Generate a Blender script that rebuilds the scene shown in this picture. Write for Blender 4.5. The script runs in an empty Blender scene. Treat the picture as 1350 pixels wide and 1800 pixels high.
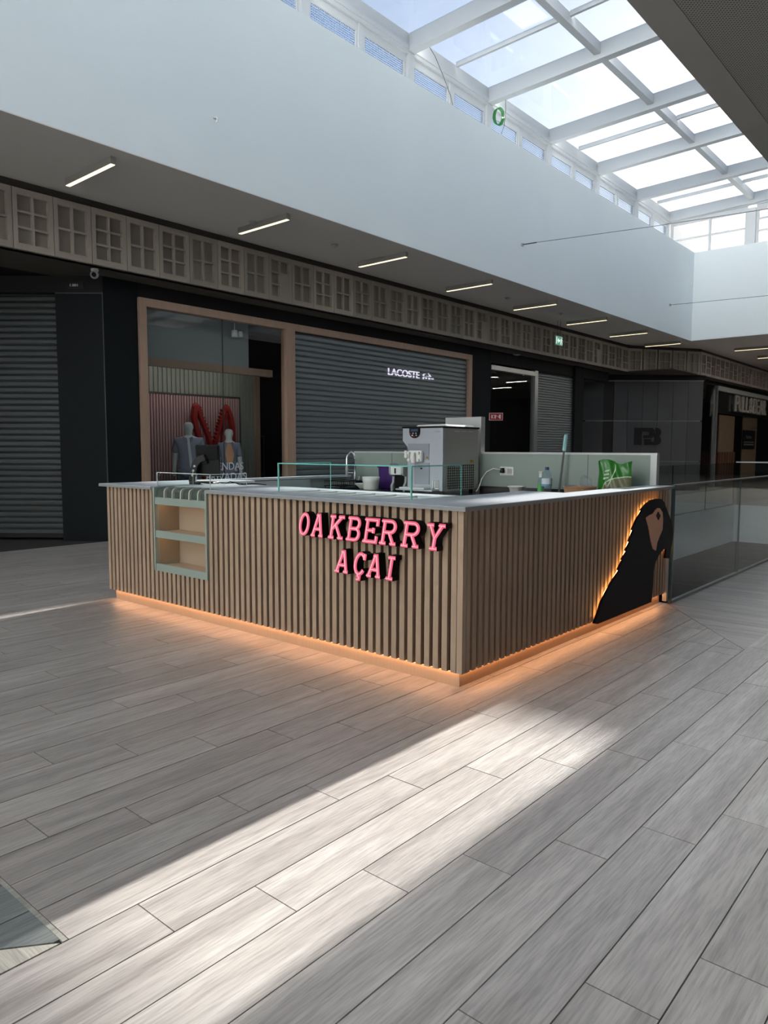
import bpy, bmesh, math, random
from mathutils import Vector, Matrix
random.seed(7)
SC = bpy.context.scene
COL = SC.collection
PI = math.pi

# ------------------------------------------------------------------ camera
H = 1.48
pitch, yaw, roll = math.atan(111.4 / 1290.0), math.radians(40.74), 0.0030
fh = Vector((math.cos(yaw), math.sin(yaw), 0))
R0 = Vector((math.sin(yaw), -math.cos(yaw), 0))
FW = fh * math.cos(pitch) - Vector((0, 0, math.sin(pitch)))
U0 = R0.cross(FW)
CR = R0 * math.cos(roll) + U0 * math.sin(roll)
CU = U0 * math.cos(roll) - R0 * math.sin(roll)
cam_d = bpy.data.cameras.new('camera')
cam = bpy.data.objects.new('camera', cam_d); COL.objects.link(cam)
cam_d.sensor_fit = 'VERTICAL'; cam_d.sensor_height = 36.0; cam_d.sensor_width = 27.0
cam_d.lens = 36.0 * 1290.0 / 1800.0
cam_d.clip_start = 0.05; cam_d.clip_end = 300
m = Matrix((CR, CU, -FW)).transposed().to_4x4(); m.translation = Vector((0, 0, H))
cam.matrix_world = m
SC.camera = cam

# ------------------------------------------------------------------ sky, sun, exposure
SUN_TAN, SUN_DY = 0.362, 0.078
W = bpy.data.worlds.new('world'); SC.world = W; W.use_nodes = True
nt = W.node_tree; nt.nodes.clear()
sky = nt.nodes.new('ShaderNodeTexSky'); sky.sky_type = 'NISHITA'
sky.sun_disc = False; sky.sun_elevation = math.atan(SUN_TAN); sky.sun_rotation = math.radians(85.5)
sky.air_density = 1.0; sky.dust_density = 0.9; sky.ozone_density = 1.2; sky.altitude = 50
hs = nt.nodes.new('ShaderNodeHueSaturation'); hs.inputs['Saturation'].default_value = 0.8
bg = nt.nodes.new('ShaderNodeBackground'); bg.inputs['Strength'].default_value = 0.088
wo = nt.nodes.new('ShaderNodeOutputWorld')
nt.links.new(sky.outputs[0], hs.inputs['Color']); nt.links.new(hs.outputs[0], bg.inputs['Color'])
nt.links.new(bg.outputs[0], wo.inputs['Surface'])
sun_d = bpy.data.lights.new('sun', 'SUN'); sun_d.energy = 24.0; sun_d.angle = 0.0093; sun_d.color = (1.0, 0.915, 0.82)
sun = bpy.data.objects.new('sun', sun_d); COL.objects.link(sun)
sun.rotation_euler = Vector((-1, -SUN_DY, -SUN_TAN)).to_track_quat('-Z', 'Y').to_euler(); sun.location = (30, 3, 14)
vs = SC.view_settings
SC.display_settings.display_device = 'sRGB'
vs.view_transform = 'Standard'; vs.look = 'None'; vs.gamma = 1.0; vs.use_curve_mapping = False
vs.exposure = 1.04
LED_LINE = 1.0       # ceiling line lamps
LED_FILL = 60.0      # added out-of-view line lamps that brighten the hall
LED_STRIP = 6.5     # warm strip under the slats
LED_NICHE = 4.5

# ------------------------------------------------------------------ materials
def lin(c):
    return tuple(((x / 255) / 12.92 if x / 255 <= 0.04045 else ((x / 255 + 0.055) / 1.055) ** 2.4) for x in c)
MATS = {}
def mat(name, rgb, rough=0.5, metal=0.0, var=0.0, scale=6.0, stretch=(1, 1, 1), bump=0.0, spec=0.5, coat=0.0, rand=0.0):
    """Principled material; var mixes in a darker noise tint of that material, rand varies pieces of the same mesh kind."""
    if name in MATS: return MATS[name]
    mt = bpy.data.materials.new(name); mt.use_nodes = True
    N = mt.node_tree.nodes; L = mt.node_tree.links
    b = N['Principled BSDF']
    col = (*lin(rgb), 1)
    b.inputs['Base Color'].default_value = col
    b.inputs['Roughness'].default_value = rough; b.inputs['Metallic'].default_value = metal
    b.inputs['Specular IOR Level'].default_value = spec; b.inputs['Coat Weight'].default_value = coat
    if var > 0 or bump > 0:
        tc = N.new('ShaderNodeTexCoord'); mp = N.new('ShaderNodeMapping'); mp.inputs['Scale'].default_value = stretch
        nz = N.new('ShaderNodeTexNoise'); nz.inputs['Scale'].default_value = scale; nz.inputs['Detail'].default_value = 5
        L.new(tc.outputs['Object'], mp.inputs['Vector']); L.new(mp.outputs[0], nz.inputs['Vector'])
        if var > 0:
            mx = N.new('ShaderNodeMix'); mx.data_type = 'RGBA'
            mx.inputs['A'].default_value = (*[c * (1 - var) for c in col[:3]], 1)
            mx.inputs['B'].default_value = (*[min(1, c * (1 + var * .6)) for c in col[:3]], 1)
            L.new(nz.outputs['Fac'], mx.inputs['Factor'])
            out = mx.outputs['Result']
            if rand > 0:
                oi = N.new('ShaderNodeObjectInfo'); hv = N.new('ShaderNodeHueSaturation')
                mr = N.new('ShaderNodeMapRange'); mr.inputs['To Min'].default_value = 1 - rand; mr.inputs['To Max'].default_value = 1 + rand
                L.new(oi.outputs['Random'], mr.inputs['Value']); L.new(mr.outputs[0], hv.inputs['Value'])
                L.new(out, hv.inputs['Color']); out = hv.outputs[0]
            L.new(out, b.inputs['Base Color'])
        if bump > 0:
            bp = N.new('ShaderNodeBump'); bp.inputs['Strength'].default_value = bump; bp.inputs['Distance'].default_value = 0.01
            L.new(nz.outputs['Fac'], bp.inputs['Height']); L.new(bp.outputs[0], b.inputs['Normal'])
    MATS[name] = mt; return mt
def emit(name, rgb, strength):
    if name in MATS: return MATS[name]
    mt = bpy.data.materials.new(name); mt.use_nodes = True
    N = mt.node_tree.nodes; L = mt.node_tree.links; N.clear()
    e = N.new('ShaderNodeEmission'); e.inputs['Color'].default_value = (*rgb, 1); e.inputs['Strength'].default_value = strength
    o = N.new('ShaderNodeOutputMaterial'); L.new(e.outputs[0], o.inputs['Surface'])
    MATS[name] = mt; return mt
def glass(name, tint=(1, 1, 1), ior=1.35, haze=0.0, hazecol=(1, 1, 1), dots=None, rough=0.0):
    """Thin sheet glass: clear transmission, Fresnel reflection, optional dirt haze and printed dots."""
    if name in MATS: return MATS[name]
    mt = bpy.data.materials.new(name); mt.use_nodes = True
    N = mt.node_tree.nodes; L = mt.node_tree.links; N.clear()
    t = N.new('ShaderNodeBsdfTransparent'); t.inputs['Color'].default_value = (*tint, 1)
    g = N.new('ShaderNodeBsdfGlossy'); g.inputs['Roughness'].default_value = rough
    lw = N.new('ShaderNodeLayerWeight'); lw.inputs['Blend'].default_value = .5
    pw = N.new('ShaderNodeMath'); pw.operation = 'POWER'; pw.inputs[1].default_value = 5; L.new(lw.outputs['Facing'], pw.inputs[0])
    f0 = ((ior-1)/(ior+1))**2
    fr = N.new('ShaderNodeMath'); fr.operation = 'MULTIPLY_ADD'; fr.inputs[1].default_value = 1-f0; fr.inputs[2].default_value = f0; L.new(pw.outputs[0], fr.inputs[0])
    mx = N.new('ShaderNodeMixShader'); o = N.new('ShaderNodeOutputMaterial')
    base = t.outputs[0]
    if haze > 0:
        d = N.new('ShaderNodeBsdfTranslucent'); d.inputs['Color'].default_value = (*hazecol, 1)
        m2 = N.new('ShaderNodeMixShader'); m2.inputs['Fac'].default_value = haze
        nz = N.new('ShaderNodeTexNoise'); nz.inputs['Scale'].default_value = 1.3; nz.inputs['Detail'].default_value = 8
        tc = N.new('ShaderNodeTexCoord'); L.new(tc.outputs['Object'], nz.inputs['Vector'])
        mr = N.new('ShaderNodeMapRange'); mr.inputs['From Min'].default_value = .3; mr.inputs['From Max'].default_value = .8
        mr.inputs['To Min'].default_value = haze * .5; mr.inputs['To Max'].default_value = haze * 1.6
        L.new(nz.outputs['Fac'], mr.inputs['Value']); L.new(mr.outputs[0], m2.inputs['Fac'])
        L.new(base, m2.inputs[1]); L.new(d.outputs[0], m2.inputs[2]); base = m2.outputs[0]
    if dots:
        tc = N.new('ShaderNodeTexCoord'); mp = N.new('ShaderNodeMapping'); mp.inputs['Scale'].default_value = dots
        L.new(tc.outputs['Object'], mp.inputs['Vector'])
        fx = N.new('ShaderNodeVectorMath'); fx.operation = 'FRACTION'; L.new(mp.outputs[0], fx.inputs[0])
        sb = N.new('ShaderNodeVectorMath'); sb.operation = 'SUBTRACT'; sb.inputs[1].default_value = (.5, .5, .5); L.new(fx.outputs[0], sb.inputs[0])
        sx = N.new('ShaderNodeSeparateXYZ'); L.new(sb.outputs[0], sx.inputs[0])
        cb = N.new('ShaderNodeCombineXYZ'); L.new(sx.outputs[0], cb.inputs[0]); L.new(sx.outputs[2], cb.inputs[2])
        ln = N.new('ShaderNodeVectorMath'); ln.operation = 'LENGTH'; L.new(cb.outputs[0], ln.inputs[0])
        lt = N.new('ShaderNodeMath'); lt.operation = 'LESS_THAN'; lt.inputs[1].default_value = .3; L.new(ln.outputs['Value'], lt.inputs[0])
        dd = N.new('ShaderNodeBsdfDiffuse'); dd.inputs['Color'].default_value = (.25, .33, .5, 1)
        m3 = N.new('ShaderNodeMixShader'); L.new(lt.outputs[0], m3.inputs['Fac']); L.new(base, m3.inputs[1]); L.new(dd.outputs[0], m3.inputs[2]); base = m3.outputs[0]
    L.new(fr.outputs[0], mx.inputs['Fac']); L.new(base, mx.inputs[1]); L.new(g.outputs[0], mx.inputs[2])
    L.new(mx.outputs[0], o.inputs['Surface'])
    MATS[name] = mt; return mt

def plank_mat(name, light, dark, island):
    """Wood-look porcelain plank: streaks along local x, a fresh offset and tone for every plank, fine grain relief, patchy gloss."""
    mt = bpy.data.materials.new(name); mt.use_nodes = True
    N = mt.node_tree.nodes; L = mt.node_tree.links; b = N['Principled BSDF']
    tc = N.new('ShaderNodeTexCoord')
    if island:
        gi = N.new('ShaderNodeNewGeometry'); rnd = gi.outputs['Random Per Island']
    else:
        oi = N.new('ShaderNodeObjectInfo'); rnd = oi.outputs['Random']
    ofs = N.new('ShaderNodeVectorMath'); ofs.operation = 'SCALE'; ofs.inputs[0].default_value = (37.0, 91.0, 13.0)
    L.new(rnd, ofs.inputs['Scale'])
    ad = N.new('ShaderNodeVectorMath'); ad.operation = 'ADD'; L.new(tc.outputs['Object'], ad.inputs[0]); L.new(ofs.outputs[0], ad.inputs[1])
    def noise(sc, det, st):
        mp = N.new('ShaderNodeMapping'); mp.inputs['Scale'].default_value = st; L.new(ad.outputs[0], mp.inputs['Vector'])
        nz = N.new('ShaderNodeTexNoise'); nz.inputs['Scale'].default_value = sc; nz.inputs['Detail'].default_value = det
        L.new(mp.outputs[0], nz.inputs['Vector']); return nz.outputs['Fac']
    streak = noise(1.0, 6, (1.1, 14, 1)); grain = noise(1.0, 5, (8, 120, 1)); patch = noise(2.2, 7, (1, 2.6, 1))
    r = N.new('ShaderNodeValToRGB'); r.color_ramp.elements[0].color = (*lin(dark), 1); r.color_ramp.elements[1].color = (*lin(light), 1)
    r.color_ramp.elements[0].position = .3; r.color_ramp.elements[1].position = .68
    L.new(streak, r.inputs['Fac'])
    hv = N.new('ShaderNodeHueSaturation'); mr = N.new('ShaderNodeMapRange'); mr.inputs['To Min'].default_value = .90; mr.inputs['To Max'].default_value = 1.10
    L.new(rnd, mr.inputs['Value']); L.new(mr.outputs[0], hv.inputs['Value']); L.new(r.outputs[0], hv.inputs['Color'])
    g2 = N.new('ShaderNodeMapRange'); g2.inputs['From Min'].default_value = .35; g2.inputs['From Max'].default_value = .6; g2.inputs['To Min'].default_value = .78; g2.inputs['To Max'].default_value = 1.08
    L.new(grain, g2.inputs['Value'])
    ml = N.new('ShaderNodeVectorMath'); ml.operation = 'SCALE'; L.new(hv.outputs[0], ml.inputs[0]); L.new(g2.outputs[0], ml.inputs['Scale'])
    L.new(ml.outputs[0], b.inputs['Base Color'])
    rr = N.new('ShaderNodeMapRange'); rr.inputs['From Min'].default_value = .2; rr.inputs['From Max'].default_value = .8
    rr.inputs['To Min'].default_value = .28; rr.inputs['To Max'].default_value = .40
    L.new(patch, rr.inputs['Value']); L.new(rr.outputs[0], b.inputs['Roughness'])
    b.inputs['Specular IOR Level'].default_value = .9
    bp = N.new('ShaderNodeBump'); bp.inputs['Strength'].default_value = .5; bp.inputs['Distance'].default_value = .004
    L.new(grain, bp.inputs['Height']); L.new(bp.outputs[0], b.inputs['Normal'])
    MATS[name] = mt; return mt

M_plank = plank_mat('plank_tile', (190, 184, 179), (156, 149, 144), False)
M_plank_s = plank_mat('plank_tile_joined', (190, 184, 179), (156, 149, 144), True)
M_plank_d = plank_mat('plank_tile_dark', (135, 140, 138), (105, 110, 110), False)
M_plank_l = plank_mat('plank_tile_light', (190, 186, 176), (150, 148, 140), False)
M_grout = mat('grout', (62, 60, 58), .9, var=.2)
M_white = mat('white_plaster', (232, 239, 241), .85, var=.03, scale=1.2)
M_ceil = mat('ceiling_plaster', (222, 217, 211), .9, var=.03, scale=1.0)
M_fascia = mat('fascia_panel_paint', (158, 149, 139), .6, var=.12, scale=3, rand=.14)
M_fascia_shade = mat('fascia_board_shade', (138, 130, 121), .7, var=.15, scale=4, rand=.14)  # boards darker than the frames: recess shade put into the colour
M_cornice = mat('cornice_dark', (70, 64, 60), .8)
M_anthra = mat('anthracite_cladding', (22, 27, 29), .65, var=.1, scale=1.5, spec=.15)
M_black = mat('black_void_paint', (14, 14, 15), .8)
M_shutter = mat('shutter_steel', (122, 129, 132), .42, .5, var=.12, scale=3, stretch=(.3, 1, 6))
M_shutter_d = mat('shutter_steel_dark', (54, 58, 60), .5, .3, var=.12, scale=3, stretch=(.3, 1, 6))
M_shutter_g = mat('shutter_backing', (20, 22, 23), .8)  # near-black sheet close behind the shutter laths
M_oak = mat('oak_frame', (176, 146, 126), .5, var=.18, scale=5, stretch=(3, 3, .5), rand=.05)
M_skyframe = mat('white_aluminium', (196, 199, 201), .45)
M_glass_roof = glass('roof_glass', (.95, .975, 1.0), 1.3, .01, (.9, .95, 1.0))
M_glass_end = glass('end_glass', (.57, .585, .60), 1.3, .012, (.9, .95, 1.0))
M_glass_dot = glass('frit_glass', (.93, .97, 1.0), 1.25, .05, (.9, .95, 1.0), dots=(25, 25, 25))
M_glass_shop = glass('shop_glass', (.93, .95, .95), 1.42)
M_glass_rail = glass('balustrade_glass', (.91, .945, .94), 1.38)
M_glass_guard = glass('guard_glass', (.95, .98, .97), 1.2)
M_edge = mat('glass_edge_teal', (130, 205, 196), .15, spec=.8)
M_edge_w = mat('acrylic_edge', (225, 230, 230), .2)
M_edge_d = mat('glass_edge_dark', (70, 92, 92), .15, spec=.8)
M_slat = mat('walnut_slat', (178, 154, 132), .55, var=.22, scale=7, stretch=(6, 6, .5), rand=.06)
M_backing = mat('slat_backing', (44, 29, 19), .7, var=.15, scale=5, stretch=(5, 5, .4))  # dark brown board, darkened further to paint in shade between the slats
M_plinth = mat('plinth_board', (196, 164, 134), .5, var=.12, scale=8, stretch=(8, 8, .5))
M_top = mat('white_worktop', (198, 204, 212), .28, var=.02)
M_topedge = mat('worktop_edge', (150, 152, 153), .4)
M_sage = mat('sage_paint', (150, 162, 154), .5, var=.04, scale=2)
M_sage_d = mat('sage_recess', (74, 84, 78), .55)
M_sage_l = mat('sage_rib', (190, 193, 183), .5)
M_beige = mat('niche_beige', (160, 149, 134), .6)
M_sagepan = mat('sage_panel', (142, 154, 147), .42, var=.03, scale=2)
M_alu = mat('aluminium_edge', (196, 198, 198), .35, .3)
M_inner = mat('inner_panel_grey', (170, 174, 176), .5)
M_granite = mat('dark_worktop', (44, 43, 46), .18, var=.3, scale=60)
M_chrome = mat('chrome', (225, 228, 230), .08, 1.0)
M_steel = mat('brushed_steel', (190, 190, 184), .38, .35, var=.04, scale=3)
M_steel_f = mat('machine_front_steel', (186, 192, 200), .34, .35, var=.03, scale=3)
M_blackp = mat('black_plastic', (15, 15, 17), .4, spec=.25)
M_blackm = mat('black_matte', (12, 12, 13), .6, spec=.2)
M_whitep = mat('white_plastic', (226, 226, 222), .35)
M_greyp = mat('grey_plastic', (168, 170, 170), .4)
M_purple = mat('purple_plastic', (72, 42, 108), .35)
M_brass = mat('brass', (190, 150, 80), .3, .9)
M_wicker = mat('basket_weave', (182, 140, 106), .7, var=.25, scale=40, stretch=(1, 1, 5), bump=.5)
M_bag = mat('green_bag_film', (44, 122, 40), .28, var=.25, scale=6, bump=.3)
M_bagprint = mat('bag_print', (128, 128, 98), .35, var=.5, scale=28)
M_bagline = mat('bag_pale_line', (190, 215, 175), .4)
M_film = glass('clear_film', (.93, .95, .96), 1.55, .25, (.9, .92, .94), rough=.1)
M_pet = glass('pet_bottle', (.86, .93, .97), 1.5, .12, (.8, .9, 1.0), rough=.05)
M_label = mat('bottle_label', (214, 224, 232), .5)
M_labelb = mat('bottle_label_blue', (120, 160, 196), .5)
M_navy = mat('navy_lacquer', (15, 10, 22), .6, spec=.25)
M_copper = mat('copper_face', (228, 168, 138), .5)
M_red = mat('red_lacquer', (150, 34, 28), .45)
M_redrib = mat('red_rib', (150, 62, 66), .6, rand=.2, var=.3, scale=3)
M_pinkrib = mat('pink_rib', (196, 164, 160), .6, var=.1, scale=2)
M_ribwall = mat('ribbed_sage', (156, 160, 148), .7, var=.05, scale=2)
M_mann = mat('mannequin_white', (206, 208, 206), .5)
M_shirt = mat('shirt_grey', (150, 152, 168), .8, var=.1, scale=30)
M_shirt2 = mat('shirt_blue_grey', (132, 138, 158), .8, var=.1, scale=30)
M_peach = mat('peach_print', (214, 160, 124), .8)
M_pants = mat('trouser_blue', (112, 120, 140), .8, var=.1, scale=20)
M_tie = mat('pale_strip', (214, 216, 222), .7)
M_greyfilm = mat('bulkhead_grey', (152, 156, 156), .6)
M_signred = mat('sign_red', (176, 26, 40), .4)
M_signwhite = mat('sign_white', (230, 226, 222), .5)
M_tile = mat('dark_tile_panel', (84, 84, 86), .3, var=.12, scale=1.2, rand=.12)
M_tile_d = mat('dark_slot_panel', (34, 30, 31), .4)
M_trimline = mat('steel_trim', (150, 152, 152), .3, .6)
M_poster = mat('kraft_panel', (150, 120, 98), .7, var=.05, scale=2)
M_redwood = mat('red_brown_fitting', (110, 50, 36), .6)
M_perf = mat('perforated_metal', (165, 161, 156), .6, var=.25, scale=60)
def perf_mat():
    mt = bpy.data.materials.new('perforated_panel'); mt.use_nodes = True; N = mt.node_tree.nodes; L = mt.node_tree.links; b = N['Principled BSDF']; b.inputs['Roughness'].default_value = .6
    tc = N.new('ShaderNodeTexCoord'); mp = N.new('ShaderNodeMapping'); mp.inputs['Scale'].default_value = (38,38,38); mp.inputs['Rotation'].default_value = (0,0,.785); L.new(tc.outputs['Object'], mp.inputs['Vector'])
    fx = N.new('ShaderNodeVectorMath'); fx.operation = 'FRACTION'; L.new(mp.outputs[0], fx.inputs[0])
    sb = N.new('ShaderNodeVectorMath'); sb.operation = 'SUBTRACT'; sb.inputs[1].default_value = (.5,.5,.5); L.new(fx.outputs[0], sb.inputs[0])
    ml = N.new('ShaderNodeVectorMath'); ml.operation = 'MULTIPLY'; ml.inputs[1].default_value = (1,1,0); L.new(sb.outputs[0], ml.inputs[0])
    ln = N.new('ShaderNodeVectorMath'); ln.operation = 'LENGTH'; L.new(ml.outputs[0], ln.inputs[0])
    lt = N.new('ShaderNodeMath'); lt.operation = 'LESS_THAN'; lt.inputs[1].default_value = .26; L.new(ln.outputs['Value'], lt.inputs[0])
    mx = N.new('ShaderNodeMix'); mx.data_type = 'RGBA'; mx.inputs['A'].default_value = (*lin((172,168,163)),1); mx.inputs['B'].default_value = (*lin((60,58,56)),1)
    L.new(lt.outputs[0], mx.inputs['Factor']); L.new(mx.outputs['Result'], b.inputs['Base Color']); return mt
M_perf = perf_mat()
M_perf_b = mat('soffit_border', (175, 171, 166), .6)
M_lowfloor = mat('lower_floor', (70, 74, 76), .4)
M_teal = mat('pale_teal_grip', (150, 205, 205), .4)
M_greenhose = mat('green_hose', (40, 120, 60), .4)
M_lamp_b = mat('lamp_housing', (150, 147, 142), .5)
M_wire = mat('wire', (70, 70, 70), .5)
E_line = emit('lamp_diffuser', (1.0, .84, .50), LED_LINE)
E_fill = emit('fill_lamp_diffuser', (1.0, .93, .84), LED_FILL)
E_added_downlight = emit('added_downlight_lens', (.92, .965, 1.0), 4.0)
E_strip = emit('warm_strip', (1.0, .48, .22), LED_STRIP)
E_niche = emit('warm_niche_strip', (1.0, .55, .24), LED_NICHE)
E_bird = emit('emblem_backlight', (1.0, .45, .14), 6.5)
E_pink = emit('neon_face', (.95, .15, .24), .44)
E_tube = emit('neon_tube', (1.0, .50, .57), .50)
E_lac = emit('lit_letters', (.86, .82, 1.0), .45)
E_exit = emit('exit_green', (.24, .55, .42), .25)
E_exitw = emit('exit_white', (.80, 1.0, .92), .5)
E_spot = emit('spot_lens', (1, .85, .7), 2.0)
E_dig = emit('number_lit', (.8, .8, .8), .10)

# ------------------------------------------------------------------ mesh helpers
WL = {}
class MB:
    """Collects shapes in world coordinates; build() links them as ONE mesh object."""
    def __init__(s): s.v = []; s.f = []; s.mi = []
    def add(s, vs, fs, mi=0):
        o = len(s.v); s.v += [tuple(x) for x in vs]; s.f += [tuple(i + o for i in f) for f in fs]; s.mi += [mi] * len(fs)
    def box(s, x0, x1, y0, y1, z0, z1, mi=0):
        s.add([(x0,y0,z0),(x1,y0,z0),(x1,y1,z0),(x0,y1,z0),(x0,y0,z1),(x1,y0,z1),(x1,y1,z1),(x0,y1,z1)],
              [(0,3,2,1),(4,5,6,7),(0,1,5,4),(1,2,6,5),(2,3,7,6),(3,0,4,7)], mi); return s
    def obox(s, c, ax, ay, az, hx, hy, hz, mi=0):
        c = Vector(c); ax = Vector(ax).normalized() * hx; ay = Vector(ay).normalized() * hy; az = Vector(az).normalized() * hz
        P = [c + ax*i + ay*j + az*k for k in (-1,1) for (i,j) in ((-1,-1),(1,-1),(1,1),(-1,1))]
        s.add(P, [(0,3,2,1),(4,5,6,7),(0,1,5,4),(1,2,6,5),(2,3,7,6),(3,0,4,7)], mi); return s
    def wall(s, p0, p1, z0, z1, t, mi=0):
        """Upright slab whose face runs p0->p1, thickness t to the left of that direction."""
        d = Vector((p1[0]-p0[0], p1[1]-p0[1], 0)); n = Vector((-d.y, d.x, 0)).normalized() * t
        q = [Vector((*p0,0)), Vector((*p1,0)), Vector((*p1,0)) + n, Vector((*p0,0)) + n]
        s.add([(a.x,a.y,z) for z in (z0,z1) for a in q], [(0,3,2,1),(4,5,6,7),(0,1,5,4),(1,2,6,5),(2,3,7,6),(3,0,4,7)], mi); return s
    def prism(s, poly, fn, d0, d1, mi=0):
        """Polygon (u,v) extruded between depths d0,d1 through fn(u,v,d)."""
        n = len(poly)
        s.add([fn(u,v,d0) for u,v in poly] + [fn(u,v,d1) for u,v in poly],
              [tuple(range(n))[::-1], tuple(range(n,2*n))] + [(i,(i+1)%n,n+(i+1)%n,n+i) for i in range(n)], mi); return s
    def ribbon(s, pts, w, fn, d0, d1, mi=0, closed=False):
        n = len(pts); P = [Vector((p[0],p[1])) for p in pts]; lft = []; rgt = []
        for i in range(n):
            a = P[i-1] if (i > 0 or closed) else None; c = P[(i+1) % n] if (i < n-1 or closed) else None
            d1_ = (P[i]-a).normalized() if a is not None else None; d2_ = (c-P[i]).normalized() if c is not None else None
            t = (d1_ + d2_) if (d1_ and d2_) else (d1_ or d2_)
            if t.length < 1e-6: t = d2_
            t = t.normalized(); nn = Vector((-t.y, t.x)); ref = d2_ or d1_
            k = max(.55, abs(nn.dot(Vector((-ref.y, ref.x)))))
            o = nn * (w * .5 / k); lft.append(P[i] + o); rgt.append(P[i] - o)
        vs = []
        for i in range(n):
            vs += [fn(*lft[i], d0), fn(*rgt[i], d0), fn(*rgt[i], d1), fn(*lft[i], d1)]
        fs = []
        for i in range(n if closed else n-1):
            a = 4*i; b = 4*((i+1) % n)
            for k in range(4): fs.append((a+k, b+k, b+(k+1)%4, a+(k+1)%4))
        if not closed: fs += [(0,1,2,3), tuple(4*(n-1)+k for k in (3,2,1,0))]
        s.add(vs, fs, mi); return s
    def tube(s, pts, r, seg=8, closed=False, mi=0):
        P = [Vector(p) for p in pts]; n = len(P); rs = r if isinstance(r,(list,tuple)) else [r]*n
        vs = []; up = Vector((0,0,1))
        prev = None
        for i in range(n):
            a = P[i-1] if (i > 0 or closed) else P[i]; c = P[(i+1)%n] if (i < n-1 or closed) else P[i]
            t = (c-a).normalized()
            if prev is None: prev = t.cross(up) if abs(t.dot(up)) < .95 else t.cross(Vector((1,0,0)))
            x = (prev - t*prev.dot(t)).normalized(); prev = x; y = t.cross(x)
            vs += [P[i] + (x*math.cos(2*PI*k/seg) + y*math.sin(2*PI*k/seg))*rs[i] for k in range(seg)]
        fs = []
        for i in range(n if closed else n-1):
            for k in range(seg):
                a = i*seg; b = ((i+1)%n)*seg
                fs.append((a+k, a+(k+1)%seg, b+(k+1)%seg, b+k))
        if not closed: fs += [tuple(range(seg))[::-1], tuple((n-1)*seg+k for k in range(seg))]
        s.add(vs, fs, mi); return s
    def lathe(s, prof, c, seg=20, sx=1, sy=1, mi=0, rz=0):
        vs = []; 
        for r, z in prof:
            for k in range(seg):
                a = 2*PI*k/seg; x, y = r*math.cos(a)*sx, r*math.sin(a)*sy
                vs.append((c[0] + x*math.cos(rz) - y*math.sin(rz), c[1] + x*math.sin(rz) + y*math.cos(rz), c[2]+z))
        fs = []
        for i in range(len(prof)-1):
            for k in range(seg): fs.append((i*seg+k, i*seg+(k+1)%seg, (i+1)*seg+(k+1)%seg, (i+1)*seg+k))
        fs += [tuple(range(seg))[::-1], tuple((len(prof)-1)*seg+k for k in range(seg))]
        s.add(vs, fs, mi); return s
    def ball(s, c, rx, ry, rz, seg=16, rings=10, mi=0):
        prof = [(max(1e-4, math.sin(PI*i/rings)), -math.cos(PI*i/rings)) for i in range(rings+1)]
        o = len(s.v); MBt = MB().lathe(prof, (0,0,0), seg)
        s.add([(c[0]+x*rx, c[1]+y*ry, c[2]+z*rz) for x,y,z in MBt.v], MBt.f, mi); return s
    def build(s, name, mats, parent=None, origin=None, bevel=0.0, smooth=False, seg=2, label=None):
        o0 = Vector(origin) if origin is not None else (WL.get(parent.name, Vector()) if parent else Vector())
        me = bpy.data.meshes.new(name); me.from_pydata([tuple(Vector(v)-o0) for v in s.v], [], s.f)
        ms = mats if isinstance(mats,(list,tuple)) else [mats]
        for mm in ms: me.materials.append(mm)
        if len(ms) > 1: me.polygons.foreach_set('material_index', s.mi)
        me.update(); me.validate()
        bm = bmesh.new(); bm.from_mesh(me); bmesh.ops.recalc_face_normals(bm, faces=bm.faces); bm.to_mesh(me); bm.free()
        if smooth: me.shade_smooth() if hasattr(me,'shade_smooth') else None
        ob = bpy.data.objects.new(name, me)
        return link(ob, o0, parent, bevel, seg, label)
def link(ob, o0, parent, bevel=0.0, seg=2, label=None):
    COL.objects.link(ob)
    if parent:
        ob.parent = parent; ob.location = o0 - WL.get(parent.name, Vector())
    else: ob.location = o0
    WL[ob.name] = Vector(o0)
    if bevel > 0:
        b = ob.modifiers.new('bevel', 'BEVEL'); b.width = bevel; b.segments = seg; b.limit_method = 'ANGLE'
    if label: ob['label'] = label
    return ob
def thing(name, label, cat, loc=(0,0,0), group=None):
    o = bpy.data.objects.new(name, None); COL.objects.link(o); o.location = loc; o.empty_display_size = .1
    WL[o.name] = Vector(loc); o['label'] = label; o['category'] = cat
    if group: o['group'] = group
    return o
def tag(o, label, cat, group=None):
    o['label'] = label; o['category'] = cat
    if group: o['group'] = group
    return o
def struct(o): o['kind'] = 'structure'; return o
def sroot(name, loc=(0,0,0)):
    o = bpy.data.objects.new(name, None); COL.objects.link(o); o.location = loc; WL[o.name] = Vector(loc); o['kind'] = 'structure'; return o
def copy_of(ob, loc, parent, dz=None):
    """Copy sharing mesh data, placed at world loc."""
    c = ob.copy(); COL.objects.link(c); c.parent = parent
    c.location = Vector(loc) - WL.get(parent.name, Vector()) if parent else Vector(loc)
    WL[c.name] = Vector(loc); return c
def text_mesh(body, size, ext=0.004, sx=1.0):
    cu = bpy.data.curves.new('txt', 'FONT'); cu.body = body; cu.size = size; cu.extrude = ext
    ob = bpy.data.objects.new('txt', cu); COL.objects.link(ob)
    bpy.context.view_layer.update()
    me = bpy.data.meshes.new_from_object(ob)
    bpy.data.objects.remove(ob); bpy.data.curves.remove(cu)
    return [(v.co.x*sx, v.co.y, v.co.z) for v in me.vertices], [tuple(p.vertices) for p in me.polygons]
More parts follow.
